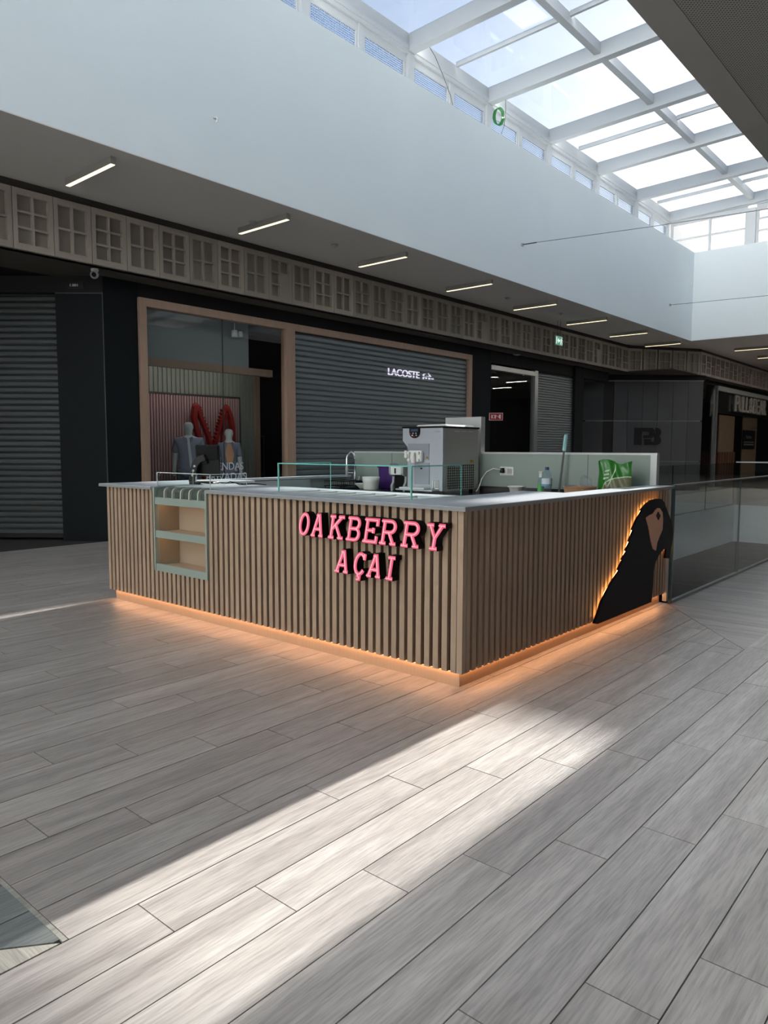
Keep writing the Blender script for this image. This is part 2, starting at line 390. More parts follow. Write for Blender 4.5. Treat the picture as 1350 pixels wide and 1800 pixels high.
def add_text(mb, body, size, org, right, up, ext=.004, width=None, height=None, sx=1.0, mi=0):
    vs, fs = text_mesh(body, size, ext)
    x0 = min(v[0] for v in vs); x1 = max(v[0] for v in vs); y0 = min(v[1] for v in vs); y1 = max(v[1] for v in vs)
    kx = width/(x1-x0) if width else sx; ky = height/(y1-y0) if height else 1.0
    right = Vector(right).normalized(); up = Vector(up).normalized(); n = right.cross(up); org = Vector(org)
    mb.add([org + right*((x-x0)*kx) + up*((y-y0)*ky) + n*z for x,y,z in vs], fs, mi); return mb

# ------------------------------------------------------------------ floor
ZT = 0.0
VX0, VX1, VY0, VY1 = 7.09, 21.2, 2.50, 5.75          # opening to the lower storey
fl = MB()
for x0,x1,y0,y1 in ((-10,VX0,-7,14),(VX0,46,-7,VY0),(VX0,46,VY1,14),(VX1,46,VY0,VY1)):
    fl.box(x0,x1,y0,y1,-.30,-.006)
floor = struct(fl.build('floor', M_grout))
floor['label'] = 'grey wood-look plank tile floor of the concourse'
PW, PL, GAP = 0.2095, 1.254, 0.0045
Y00 = 0.83; J00 = 1.827          # a plank line and a joint of the row below it... rows shift by a quarter plank
KX0,KX1,KY0,KY1 = 3.69, 7.05, 2.555, 6.66
def clip(poly, a, b, c):
    """Keep the part of a convex polygon where a*x+b*y<=c."""
    out = []
    for i in range(len(poly)):
        p, q = poly[i], poly[(i+1) % len(poly)]
        sp, sq = a*p[0]+b*p[1]-c, a*q[0]+b*q[1]-c
        if sp <= 0: out.append(p)
        if sp*sq < 0:
            t = sp/(sp-sq); out.append((p[0]+t*(q[0]-p[0]), p[1]+t*(q[1]-p[1])))
    return out
def area(poly): return abs(sum(poly[i-1][0]*poly[i][1]-poly[i][0]*poly[i-1][1] for i in range(len(poly))))/2
g = GAP/2
planks = []      # (polygon, full?, material key, along)
# mitre line of the band of crosswise planks beside the opening
MA, MBp = (5.765,1.433), (6.83,2.29)
mdx, mdy = MBp[0]-MA[0], MBp[1]-MA[1]; mn = (mdy, -mdx); mc = mn[0]*MA[0]+mn[1]*MA[1]      # right-hand side positive
for r in range(-20, 50):
    y0 = Y00 + PW*r; y1 = y0 + PW
    off = J00 - 0.3135*(r+1) + 0.0     # rows step by a quarter plank
    off = off % PL
    for k in range(-9, 30):
        x0 = off + PL*k; x1 = x0 + PL
        if x1 < -6 or x0 > 30: continue
        cy = (y0+y1)/2; cx_ = (x0+x1)/2
        if x0 > KX0 and x1 < KX1 and y0 > KY0 and y1 < KY1: continue
        if cy > 10.9: continue
        poly = [(x0+g,y0+g),(x1-g,y0+g),(x1-g,y1-g),(x0+g,y1-g)]
        full = True
        if VY0 - .02 < cy < VY1 + .02:
            if x1 > VX0 - .005:
                if x0 < VX0 - .05: poly = clip(poly, 1, 0, VX0-.006); full = False
                elif x1 > VX1 + .05: 
                    if x0 < VX1: poly = clip(poly, -1, 0, -VX1-.006); full = False
                else: continue
        if cy > 2.11 and x0 < .97:
            if x1 < .975: continue
            poly = clip(poly, -1, 0, -.972); full = False
        parts = [(poly, full)]
        if 1.433 < cy < VY0 and x1 > 5.765:
            parts = []
            if x0 < 5.765 and cy < 2.06: parts.append((clip(poly, 1, 0, 5.765-.0025), False)); rest = clip(poly, -1, 0, -5.765-.0025)
            else: rest = poly
            rest = clip(rest, mn[0], mn[1], mc - .003*math.hypot(*mn)) if rest else []
            if len(rest) >= 3: parts.append((rest, False))
        for p, f_ in parts:
            if len(p) >= 3 and area(p) > .0015: planks.append((p, f_, 'n', 'x'))
# crosswise planks of the band between y=1.433 and the opening
x = 5.60
while x < 26.0:
    for (ya, yb) in ((1.433+g, VY0-.004),):
        poly = [(x+g,ya),(x+PW-g,ya),(x+PW-g,yb),(x+g,yb)]
        poly = clip(poly, -mn[0], -mn[1], -mc - .003*math.hypot(*mn))
        if len(poly) >= 3 and area(poly) > .0015: planks.append((poly, False, 'n', 'y'))
    x += PW
# older, darker planks at the left edge with a pale mitred tile
for r in range(6, 26):
    y0 = Y00 + .02 + PW*r; y1 = y0+PW
    for k in range(-4, 1):
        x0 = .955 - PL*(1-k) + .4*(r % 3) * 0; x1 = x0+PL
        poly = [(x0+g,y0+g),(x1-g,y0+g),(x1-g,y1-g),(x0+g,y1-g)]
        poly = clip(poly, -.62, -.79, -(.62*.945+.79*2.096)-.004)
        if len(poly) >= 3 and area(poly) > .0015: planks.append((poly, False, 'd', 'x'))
pale = [(.945,2.092),(-3.0,2.092),(-3.0,2.092+(3.945)*.62/.79)]
planks.append((pale, False, 'l', 'y'))
planks.append(([(.953,2.090),(.969,2.090),(.969,9.0),(.953,9.0)], False, 'l', 'x'))
def px_area(p):
    c = Vector((sum(q[0] for q in p)/len(p), sum(q[1] for q in p)/len(p), 0)) - Vector((0,0,H))
    z = c.dot(FW)
    if z < .3: return -1
    u = c.dot(CR)/z*1290; v = c.dot(CU)/z*1290
    if abs(u) > 760 or v < -1010: return -1
    # behind the kiosk from the camera
    X, Y = c.x, c.y
    t = (KX0-.05)/X if X > KX0 else 2
    if t < 1 and KY0 < Y*t < KY1: return -1
    t = KY0/Y if Y > KY0 else 2
    if t < 1 and KX0 < X*t < KX1: return -1
    return area(p)*1290**2*H/c.length**3
planks.sort(key=lambda q: -px_area(q[0]))
ME_full = None
def build_plank(p, along, mt, name='plank'):
    cx_ = sum(q[0] for q in p)/len(p); cy = sum(q[1] for q in p)/len(p)
    n = len(p)
    vs = [(q[0]-cx_, q[1]-cy, z) for z in (-.006, 0) for q in p]
    if along == 'y': vs = [(y, -x, z) for x, y, z in vs]
    me = bpy.data.meshes.new(name)
    me.from_pydata(vs, [tuple(range(n))[::-1], tuple(range(n,2*n))] + [(i,(i+1)%n,n+(i+1)%n,n+i) for i in range(n)], [])if False else me.from_pydata(vs, [], [tuple(range(n))[::-1], tuple(range(n,2*n))] + [(i,(i+1)%n,n+(i+1)%n,n+i) for i in range(n)])
    bm = bmesh.new(); bm.from_mesh(me); bmesh.ops.recalc_face_normals(bm, faces=bm.faces); bm.to_mesh(me); bm.free()
    me.materials.append(mt); return me, (cx_, cy)
rest_x, rest_y = MB(), MB()
for i, (p, f_, key, along) in enumerate(planks):
    if i < 298 or key != 'n':
        mt = {'n': M_plank, 'd': M_plank_d, 'l': M_plank_l}[key]
        if f_ and ME_full is not None:
            me = ME_full; c = (sum(q[0] for q in p)/len(p), sum(q[1] for q in p)/len(p))
        else:
            me, c = build_plank(p, along, mt)
            if f_: ME_full = me
        o = bpy.data.objects.new('plank', me); COL.objects.link(o); o.parent = floor
        o.location = (c[0], c[1], random.uniform(-.0005, .0005))
        if along == 'y': o.rotation_euler.z = PI/2
    else:
        n = len(p); tgt = rest_x if along == 'x' else rest_y
        pp = p if along == 'x' else [(y, -x) for x, y in p]
        tgt.add([(q[0],q[1],z) for z in (-.006,0) for q in pp], [tuple(range(n))[::-1], tuple(range(n,2*n))] + [(j,(j+1)%n,n+(j+1)%n,n+j) for j in range(n)])
for tgt, rot in ((rest_x, 0), (rest_y, PI/2)):
    if tgt.v:
        o = tgt.build('distant_planks', M_plank_s, floor); o.rotation_euler.z = rot; o['kind'] = 'stuff'
# dark strip floor under the far corridor is the grout-coloured slab with plank pieces beyond x=26 left to the slab

# ------------------------------------------------------------------ opening to the lower storey
vo = MB()
vo.box(VX0-.0, VX1-.012, VY1-.012, VY1+.25, -1.0, -.31); vo.box(VX1-.012, VX1+.25, VY0, VY1-.012, -1.0, -.31)
vo.box(VX0, VX1-.012, VY1-.012, VY1, -.31, -.004); vo.box(VX1-.012, VX1, VY0, VY1-.012, -.31, -.004)
vo.box(VX0, VX1, VY0-.25, VY0, -1.0, -.30); vo.box(VX0-.25, VX0, VY0-.25, VY1, -1.0, -.30)
struct(vo.build('trim_1', M_white))
lf = MB().box(VX0-6, VX1+8, VY0-5, VY1+6, -4.6, -4.5); struct(lf.build('floor_lower', M_lowfloor))
lw = MB().box(VX0-6, VX1+8, VY1+6, VY1+6.2, -4.5, -.3).box(VX1+8, VX1+8.2, VY0-5, VY1+6, -4.5, -.3).box(VX0-6.2, VX0-6, VY0-5, VY1+6, -4.5, -.3).box(VX0-6, VX1+8, VY0-5.2, VY0-5, -4.5, -.3)
struct(lw.build('wall_lower', M_anthra))
def pane_box(name, x0,x1,y0,y1,z0,z1, mt, edge, parent):
    """Glass sheet; its thin edge faces carry the edge tint."""
    mb = MB().box(x0,x1,y0,y1,z0,z1)
    dims = (x1-x0, y1-y0, z1-z0); k = dims.index(min(dims))
    big = {0:(3,5), 1:(2,4), 2:(0,1)}[k]
    mb.mi = [0 if i in big else 1 for i in range(6)]
    return mb.build(name, [mt, edge], parent)
gb = thing('glass_balustrade', 'frameless glass balustrade beside the concourse floor, starting at the kiosk corner', 'railing', (VX0,VY0-.03,0))
xs = [7.10, 9.33, 11.56, 13.79, 16.02, 18.25, 20.48]
for a, b_ in zip(xs[:-1], xs[1:]):
    pane_box('glass_pane', a, b_-.008, VY0-.040, VY0-.022, .0, 1.13, M_glass_rail, M_edge_d, gb)
MB().box(7.10, 20.47, VY0-.048, VY0-.014, 1.13, 1.145).build('cap_rail', M_trimline, gb)
MB().box(7.10, 20.47, VY0-.050, VY0-.012, 0, .025).build('base_channel', M_trimline, gb)
MB().box(7.085, 7.10, VY0-.048, VY0-.014, 0, 1.145).build('end_post', M_edge_d, gb)
gf = thing('glass_balustrade', 'glass balustrade along the far long side of the floor opening', 'railing', (VX0,VY1,0))
for i in range(6):
    pane_box('glass_pane', 7.2+i*2.33, 7.2+(i+1)*2.33-.01, VY1+.02, VY1+.035, 0, 1.13, M_glass_rail, M_blackm, gf)
ge = thing('glass_balustrade', 'glass balustrade across the far end of the floor opening', 'railing', (VX1,VY0,0))
for i in range(2):
    pane_box('glass_pane', VX1+.02, VX1+.035, VY0+i*1.6, VY0+(i+1)*1.6-.01, 0, 1.13, M_glass_rail, M_edge_d, ge)
MB().box(VX1+.01, VX1+.045, VY0, VY1, 1.13, 1.165).build('cap_rail', M_alu, ge)

# ------------------------------------------------------------------ atrium walls, ceilings
ZC, ZW = 5.05, 7.87
AY0, AY1, AX1 = 2.57, 8.38, 25.2
struct(MB().box(-10, AX1, AY1, AY1+.35, ZC, ZW).box(-10, AX1, AY1+.35, 9.7, ZW-.15, ZW).build('wall_left', M_white))
struct(MB().box(AX1, AX1+.35, AY0-.3, AY1+.35, ZC, ZW).box(AX1+.35, 26.6, 1.2, 9.7, ZW-.15, ZW).build('wall_end', M_white))
struct(MB().box(-10, AX1, AY0-.35, AY0, ZC+.25, ZW).box(-10, AX1, 1.3, AY0-.35, ZW-.15, ZW).build('wall_right', M_white))
struct(MB().box(-10, AX1, AY1, 10.30, ZC-.012, ZC).box(-10, AX1, AY1+.35, 11.6, ZC, ZC+.15).build('ceiling_left', M_ceil))
struct(MB().box(AX1+.02, 46, -7, 14.2, ZC-.01, ZC+.15).build('ceiling_end', M_ceil))
struct(MB().box(-10, AX1, -7, AY0-.28, ZC, ZC+.25).build('ceiling_right', M_perf))
struct(MB().box(-10, AX1, AY0-.28, AY0, ZC-.012, ZC+.25).build('trim_2', M_perf_b))
# enclosure behind the camera
struct(MB().box(-10.2, 46.2, -7.2, -7, -.3, ZC).build('wall_back', M_tile))
struct(MB().box(-10.2, -10, -7, 14, -.3, 9.5).build('wall_near', M_white))
struct(MB().box(46, 46.2, -7, 14, -.3, ZC).build('wall_far', M_anthra))
struct(MB().box(-10.2, 46.2, 14, 14.2, -.3, ZC).build('wall_shops_back', M_black))
struct(MB().box(-10, 46, 11.25, 14.2, 4.15, 4.3).build('ceiling_shops', M_black))

# ------------------------------------------------------------------ skylight: roof glazing and clerestories
sk = sroot('window_1', (11.645, 9.45, 9.4))
BX = [11.645 + 2.795*k for k in range(-7, 6)]       # beam positions, last one on the end plane
EY, RY = 9.45, 1.5
def zg(y): return 9.42 + .03*(EY-y)                 # glass plane rises away from the left eave
def beam_y(x0, x1, dz0, dz1, y0, y1, name, parent):
    mb = MB()
    mb.add([(x,y,zg(y)+d) for y in (y0,y1) for d in (dz0,dz1) for x in (x0,x1)], [(0,1,3,2),(4,6,7,5),(0,4,5,1),(2,3,7,6),(0,2,6,4),(1,5,7,3)])
    return mb.build(name, M_skyframe, parent)
for bx in BX:
    beam_y(bx-.09, bx+.09, -.30, .02, RY, EY-.10, 'beam', sk)
PU = (6.80, 4.15)
for py in PU:
    for a, b_ in zip(BX[:-1], BX[1:]):
        MB().box(a+.095, b_-.095, py-.07, py+.07, zg(py)-.20, zg(py)+.0).build('purlin', M_skyframe, sk)
MB().box(BX[0], BX[-1]+.1, EY-.09, EY+.10, 9.08, 9.45).build('eave_beam', M_skyframe, sk)
MB().box(BX[0], BX[-1]+.1, EY-.115, EY-.09, 9.15, 9.24).build('eave_moulding', M_skyframe, sk)
MB().box(BX[0], BX[-1]+.1, RY-.10, RY+.09, 9.28, 9.68).build('eave_beam', M_skyframe, sk)
for k, (a, b_) in enumerate(zip(BX[:-1], BX[1:])):
    ys = [(EY-.1, PU[0]), (PU[0], PU[1]), (PU[1], RY+.1)]
    split = ((k - 7) % 2 == 0)
    xs_ = [(a, (a+b_)/2), ((a+b_)/2, b_)] if split else [(a, b_)]
    for ya, yb in ys:
        for xa, xb in xs_:
            mb = MB(); mb.add([(x,y,zg(y)+d) for d in (.0,.012) for (x,y) in ((xa+.03,ya-.03),(xb-.03,ya-.03),(xb-.03,yb+.03),(xa+.03,yb+.03))], [(0,3,2,1),(4,5,6,7),(0,1,5,4),(1,2,6,5),(2,3,7,6),(3,0,4,7)])
            mb.build('glass_pane', M_glass_roof, sk)
        if split: beam_y((a+b_)/2-.03, (a+b_)/2+.03, -.07, .02, yb+.07, ya-.07, 'glazing_bar', sk)
# clerestory along the left eave
cl = sroot('window_2', (11.645, EY, ZW))
MB().box(BX[0], BX[-1]+.1, EY-.05, EY+.05, ZW, ZW+.10).build('sill', M_skyframe, cl)
for k, bx in enumerate(BX):
    MB().box(bx-.10, bx+.10, EY-.085, EY+.09, ZW+.10, 9.08).build('post', M_skyframe, cl)
    if k == len(BX)-1: break
    mx_ = (bx + BX[k+1])/2
    MB().box(mx_-.07, mx_+.07, EY-.05, EY+.05, ZW+.10, 9.08).build('mullion', M_skyframe, cl)
    for xa, xb in ((bx+.10, mx_-.07), (mx_+.07, BX[k+1]-.10)):
        f_ = MB(); z0, z1 = ZW+.10, 9.08
        f_.box(xa, xa+.05, EY-.03, EY+.03, z0, z1).box(xb-.05, xb, EY-.03, EY+.03, z0, z1).box(xa+.05, xb-.05, EY-.03, EY+.03, z0, z0+.05).box(xa+.05, xb-.05, EY-.03, EY+.03, z1-.14, z1)
        fr = f_.build('sash', M_skyframe, cl)
        MB().box(xa+.05, xb-.05, EY-.004, EY+.004, z0+.05, z1-.14).build('glass_pane', M_glass_dot, fr)
# end clerestory
en = sroot('window_3', (25.72, 6.0, ZW))
EXP = 25.70
for ya, yb in ((9.35, 6.93), (6.68, 4.75), (4.51, 1.6)):
    f_ = MB(); z0, z1 = ZW, 9.05
    f_.box(EXP-.04, EXP+.04, yb, ya, z0, z0+.08).box(EXP-.04, EXP+.04, yb, ya, z1-.06, z1+.1)
    f_.box(EXP-.04, EXP+.04, yb, yb+.07, z0+.08, z1-.06).box(EXP-.04, EXP+.04, ya-.07, ya, z0+.08, z1-.06)
    fr = f_.build('sash', M_skyframe, en)
    MB().box(EXP-.01, EXP+.01, yb+.07, ya-.07, z0+.08, z1-.06).build('glass_pane', M_glass_end, fr)
    if ya > 9: bars = (8.49,)
    else: bars = (8.35, 8.72) if ya > 6 else ()
    for zb in bars: MB().box(EXP-.03, EXP+.03, yb+.07, ya-.07, zb-.025, zb+.025).build('glazing_bar', M_skyframe, fr)
    if ya > 9: MB().box(EXP-.031, EXP+.031, 8.08-.03, 8.08+.03, z0+.08, z1-.06).build('glazing_bar', M_skyframe, fr)
for y in (6.805, 4.63, 1.5): MB().box(EXP-.09, EXP+.09, y-.12, y+.12, ZW, 9.08).build('post', M_skyframe, en)
MB().box(EXP-.09, EXP+.12, RY, EY-.09, 9.15, 9.36).build('head_beam', M_skyframe, en)
# clerestory on the right eave, out of the picture, closes the roof
cr = sroot('window_5', (11.645, RY, ZW))
MB().box(BX[0], BX[-1], RY-.08, RY+.08, ZW, ZW+.25).build('sill', M_skyframe, cr)
for k, bx in enumerate(BX[:-1]):
    MB().box(bx-.1, bx+.1, RY-.08, RY+.08, ZW+.25, 9.28).build('post', M_skyframe, cr)
    MB().box(bx+.1, BX[k+1]-.1, RY-.01, RY+.01, ZW+.25, 9.28).build('glass_pane', M_glass_dot, cr)

# ------------------------------------------------------------------ coffered fascia band over the shops
FY, FZ0, FZ1, FP = 10.30, 4.13, 4.93, 0.5515
def fascia_panel_mesh(rows, patched=False):
    """Frame with muntins on a recessed board; local x 0..FP, front at y=0, z 0..FZ1-FZ0."""
    h = FZ1-FZ0; w = FP-.008; mb = MB()
    st, mu, d = .066, .027, .06
    mb.box(.004, st, -.0, d, 0, h).box(w+.004-st, w+.004, 0, d, 0, h).box(st, w+.004-st, 0, d, 0, .085).box(st, w+.004-st, 0, d, h-.085, h)
    c = FP/2
    mb.box(c-mu/2, c+mu/2, .006, d, .085, h-.085)
    zs = [ .085+(h-.17)*i/rows for i in range(1, rows)]
    for z in zs: mb.box(st, c-mu/2, .006, d, z-mu/2, z+mu/2).box(c+mu/2, w+.004-st, .006, d, z-mu/2, z+mu/2)
    if patched: mb.box(c+mu/2, w+.004-st, .004, d, .085, .085+(h-.17)*2/3)
    return mb
pan_proto = {}
def fascia_run(root, p0, direction, n, start=0):
    rz = math.atan2(direction[1], direction[0])
    for i in range(n):
        rows = 3 if (i+start) % 2 else 2
        key = rows if not (rows == 3 and (i+start) % 12 == 11) else 'patched'
        if key not in pan_proto:
            a = fascia_panel_mesh(3 if key == 'patched' else rows, key == 'patched').build('panel', M_fascia, None, origin=(0,0,0))
            b = MB().box(.02, FP-.02, .06, .07, .02, FZ1-FZ0-.02).build('backing_board', M_fascia_shade, None, origin=(0,0,0))
            pan_proto[key] = (a.data, b.data); bpy.data.objects.remove(a); bpy.data.objects.remove(b)
        a = bpy.data.objects.new('panel', pan_proto[key][0]); COL.objects.link(a); a.parent = root
        P = Vector((p0[0]+direction[0]*FP*i, p0[1]+direction[1]*FP*i, FZ0))
        a.location = P - WL[root.name]; a.rotation_euler.z = rz
        b = bpy.data.objects.new('backing_board', pan_proto[key][1]); COL.objects.link(b); b.parent = a
fx0 = 4.383 - FP*14
t3 = sroot('trim_3', (fx0, FY, FZ0)); nA = round((24.62-fx0)/FP)
fascia_run(t3, (fx0, FY), (1,0), nA, start=1)
FA = (fx0+FP*nA, FY)
dg = (.8478, -.5303)
nB = 5; FB = (FA[0]+dg[0]*FP*nB*1.09, FA[1]+dg[1]*FP*nB*1.09)
t4 = sroot('trim_4', (FA[0], FA[1], FZ0)); fascia_run(t4, FA, (dg[0]*1.09, dg[1]*1.09), nB)
t5 = sroot('trim_5', (FB[0], FB[1], FZ0)); fascia_run(t5, FB, (1,0), 24)
# shadow-gap cornice above, flat carrier behind, dark soffit below
cn = MB().wall((-9,FY+.075),(FA[0],FY+.075),FZ0,ZC,.10).wall((FA[0],FA[1]+.075),(FB[0]+.03,FB[1]+.075),FZ0,ZC,.1).wall((FB[0],FB[1]+.075),(44,FB[1]+.075),FZ0,ZC,.1)
struct(cn.build('trim_6', M_cornice))
so = MB(); zs0, zs1 = FZ0-.0, FZ0+.03
so.box(-9, FA[0], FY+.08, 11.5, zs0, zs1).box(FA[0], 44, FB[1]+.08, 12.4, zs0+.002, zs1)
so.add([(x,y,z) for z in (zs0,zs1) for x,y in ((FA[0],FA[1]+.08),(FB[0],FB[1]+.08),(FB[0],FA[1]+.08))], [(0,1,2),(3,4,5),(0,1,4,3),(1,2,5,4),(2,0,3,5)])
struct(so.build('ceiling_soffit', mat('soffit_dark', (84, 78, 70), .8)))

# ------------------------------------------------------------------ ceiling line lamps, vents, detectors, sign
lampn = 0
def line_lamp(x, y0, y1, label, group='line lamps on the white ceiling', em=None):
    t = thing('ceiling_lamp', label, 'lamp', (x, (y0+y1)/2, ZC), group)
    MB().box(x-.036, x+.036, y0, y1, ZC-.10, ZC).build('housing', M_lamp_b, t)
    MB().box(x-.028, x+.028, y0+.01, y1-.01, ZC-.106, ZC-.1).build('diffuser', em or E_line, t)
ords = ['nearest', 'second nearest', 'third', 'fourth', 'fifth', 'sixth', 'seventh', 'eighth']
for i in range(8):
    line_lamp(4.90 + 2.86*i, 8.62, 9.80, 'warm linear ceiling lamp above the shop row, %s of eight along the corridor' % ords[i])
for i, (x, y0, y1, w) in enumerate(((27.97, 6.55, 7.8, 'nearer'), (30.8, 6.55, 7.75, 'further'))):
    line_lamp(x, y0, y1, 'warm linear ceiling lamp beyond the atrium end wall, %s of two' % w)
for i, x in enumerate((-.8, 2.05)): line_lamp(x, 8.62, 9.80, 'warm linear ceiling lamp just out of view to the left, %s' % ('further' if i == 0 else 'nearer'))
for i, x in enumerate((-3.66, -6.52, -9.38)): line_lamp(x, 8.62, 9.80, 'added warm linear ceiling lamp out of view to the left, %s in the row' % ('first','second','third')[i], em=E_fill)  # strong unseen lamps added to light the kiosk front
for x in (-8, -6, -4, -2):  # unseen fill lamps added behind the viewpoint to brighten the hall
    line_lamp(x, .4, 1.6, 'added unseen linear lamp on the perforated ceiling behind the viewpoint', 'added line lamps on the perforated ceiling', E_fill)
for i, x in enumerate((27.97, 30.8, 33.6, 36.4)):  # unseen lamps added so the right-hand floor picks up sheen
    for j, y in enumerate((4.6, 2.0, -.6, -3.2)):
        line_lamp(x, y-.6, y+.6, 'added unseen linear ceiling lamp in the far corridor beyond the right edge of the view', 'added line lamps in the far corridor', E_fill)
for i, x in enumerate((2.5, 5.5, 8.5, 11.5)):  # unseen downlights added to brighten the floor on the right
    t = thing('downlight', 'added unseen round downlight in the perforated ceiling right of the view, %s' % ('first','second','third','fourth')[i], 'lamp', (x,-1.0,ZC), 'added downlights in the perforated ceiling')
    MB().lathe([(.11,0),(.11,-.012),(.085,-.014)], (x,-1.0,ZC), 20).build('ring', M_whitep, t)
    MB().lathe([(.08,-.004),(.075,-.008)], (x,-1.0,ZC), 20).build('lens', E_added_downlight, t)
    ld = bpy.data.lights.new('added_downlight_beam', 'SPOT'); ld.energy = 190 if i == 0 else 280; ld.spot_size = math.radians(84); ld.spot_blend = 1.0; ld.color = (.87, .945, 1.0); ld.shadow_soft_size = .08
    lo = bpy.data.objects.new('added_downlight_beam', ld); COL.objects.link(lo); lo.parent = t; lo.location = (0,0,-.05)
vl = ['nearest', 'second', 'third', 'fourth']
for i, (x, y0, y1) in enumerate(((6.25,8.90,9.92),(8.19,8.90,9.95),(10.19,8.95,10.0),(12.22,8.95,10.05))):
    o = thing('air_slot', 'narrow dark air slot in the white ceiling, %s from the viewpoint' % vl[i], 'vent', (x,(y0+y1)/2,ZC), 'air slots in the ceiling')
    MB().box(x-.035, x-.012, y0, y1, ZC-.006, ZC).box(x+.012, x+.035, y0, y1, ZC-.006, ZC).build('frame', M_lamp_b, o)
    MB().box(x-.012, x+.012, y0, y1, ZC-.003, ZC).build('slot', M_black, o)
for (x, y, w) in ((7.67,9.35,'beside the second lamp'),(9.43,9.28,'between the second and third lamps'),(15.3,9.35,'between the fourth and fifth lamps'),(17.9,9.32,'between the fifth and sixth lamps')):
    o = thing('smoke_detector', 'small round smoke detector on the ceiling %s' % w, 'detector', (x,y,ZC), 'smoke detectors')
    MB().lathe([(.07,0),(.07,-.015),(.055,-.02)], (x,y,ZC), 16).build('base', M_greyp, o)
    MB().lathe([(.045,-.02),(.045,-.04),(.02,-.052)], (x,y,ZC), 16).build('sensor_head', M_greyp, o)
o = thing('downlight', 'small round pale downlight in the dark soffit', 'lamp', (18.33,10.9,4.13))
MB().lathe([(.13,0),(.13,-.012),(.10,-.015)], (18.33,10.9,FZ0), 20).build('ring', M_greyp, o)
MB().lathe([(.095,-.012),(.09,-.017)], (18.33,10.9,FZ0), 20).build('lens', M_whitep, o)
ex = thing('exit_sign', 'small green running-man exit sign hung in front of the coffered band', 'sign', (18.95,9.9,4.47))
for xx in (18.85, 19.03): MB().tube([(xx,9.9,ZC),(xx,9.9,4.61)], .006, 6).build('rod', M_wire, ex)
MB().box(18.72,19.14,9.885,9.915,4.36,4.62).build('housing', M_greyp, ex)
MB().box(18.73,19.13,9.878,9.884,4.37,4.61).build('face', E_exit, ex)
pg = MB()
pg.box(18.76,18.79,9.872,9.877,4.40,4.58)
pg.prism([(18.82,4.49),(18.90,4.56),(18.90,4.515),(18.98,4.515),(18.98,4.465),(18.90,4.465),(18.90,4.42)], lambda u,v,d:(u,d,v), 9.872, 9.877)
pg.lathe([(.022,0),(.022,.005)], (19.06,9.875,4.575), 10)
pg.ribbon([(19.05,4.55),(19.04,4.48),(19.09,4.44),(19.08,4.39)], .022, lambda u,v,d:(u,d,v), 9.872, 9.877).ribbon([(19.04,4.48),(19.0,4.44),(19.01,4.39)], .02, lambda u,v,d:(u,d,v), 9.872, 9.877).ribbon([(19.11,4.50),(19.05,4.53),(19.0,4.52)], .018, lambda u,v,d:(u,d,v), 9.872, 9.877)
pg.build('pictogram', E_exitw, ex)

# ------------------------------------------------------------------ shop fronts on the left wall
SY = 10.9
struct(MB().box(16.10, 17.05, SY, SY+.5, 0, 4.13).build('wall_column_right', M_anthra))
struct(MB().box(5.96, 6.54, SY, SY+.5, 0, 4.13).build('wall_column_left', M_anthra))
# splayed bay at the left: cladding panel and shutter
CL0, CL1 = (5.96, SY), (5.24, SY+.62); dS = Vector((CL1[0]-CL0[0], CL1[1]-CL0[1], 0)).normalized(); dSr = Vector((R0.x, R0.y, 0)).normalized()
A0 = Vector((5.955, SY, 0)); A1 = A0 - dSr*.74; A2 = A1 - dSr*3.2
nS = Vector((dSr.y, -dSr.x, 0))*-1     # away from the viewer
if nS.dot(fh) < 0: nS = -nS
pn = MB().wall((A1.x,A1.y),(A0.x,A0.y),0,3.86,.12); cp = struct(pn.build('wall_splayed', M_anthra))
MB().wall(((A0+dSr*-.012).x-nS.x*.006,(A0+dSr*-.012).y-nS.y*.006),(A0.x-nS.x*.006,A0.y-nS.y*.006),0,3.88,.02).wall((A1.x-nS.x*.006,A1.y-nS.y*.006),(A0.x-nS.x*.006,A0.y-nS.y*.006),3.86,3.875,.02).build('edge_trim', mat('dark_steel_trim', (74, 77, 79), .5, spec=.3), cp)
hd = MB().wall((A2.x,A2.y),(A0.x,A0.y),3.876,4.13,.2); struct(hd.build('wall_header_left', M_black))
nb = thing('unit_number', 'small pale unit number on a black plate above the splayed panel', 'sign', (5.36,11.5,4.0))
cN = A0 - dSr*.42 - nS*.008; cN.z = 3.985
MB().obox(cN, dSr, nS, (0,0,1), .13, .006, .05).build('plate', M_blackp, nb)
add_text(MB(), '1.001', .06, cN - dSr*.075 - nS*.01 + Vector((0,0,-.018)), dSr, (0,0,1), .001, width=.12, height=.036).build('digits', E_dig, nb)
def slat_profile():
    """Cross-section (depth, z) of one roller-shutter lath of height 1: a shallow S-curve with a lip."""
    return [(.024,0),(.006,.03),(.0,.07),(.0,.45),(.002,.66),(.019,.90),(.024,.94),(.024,1.0)]
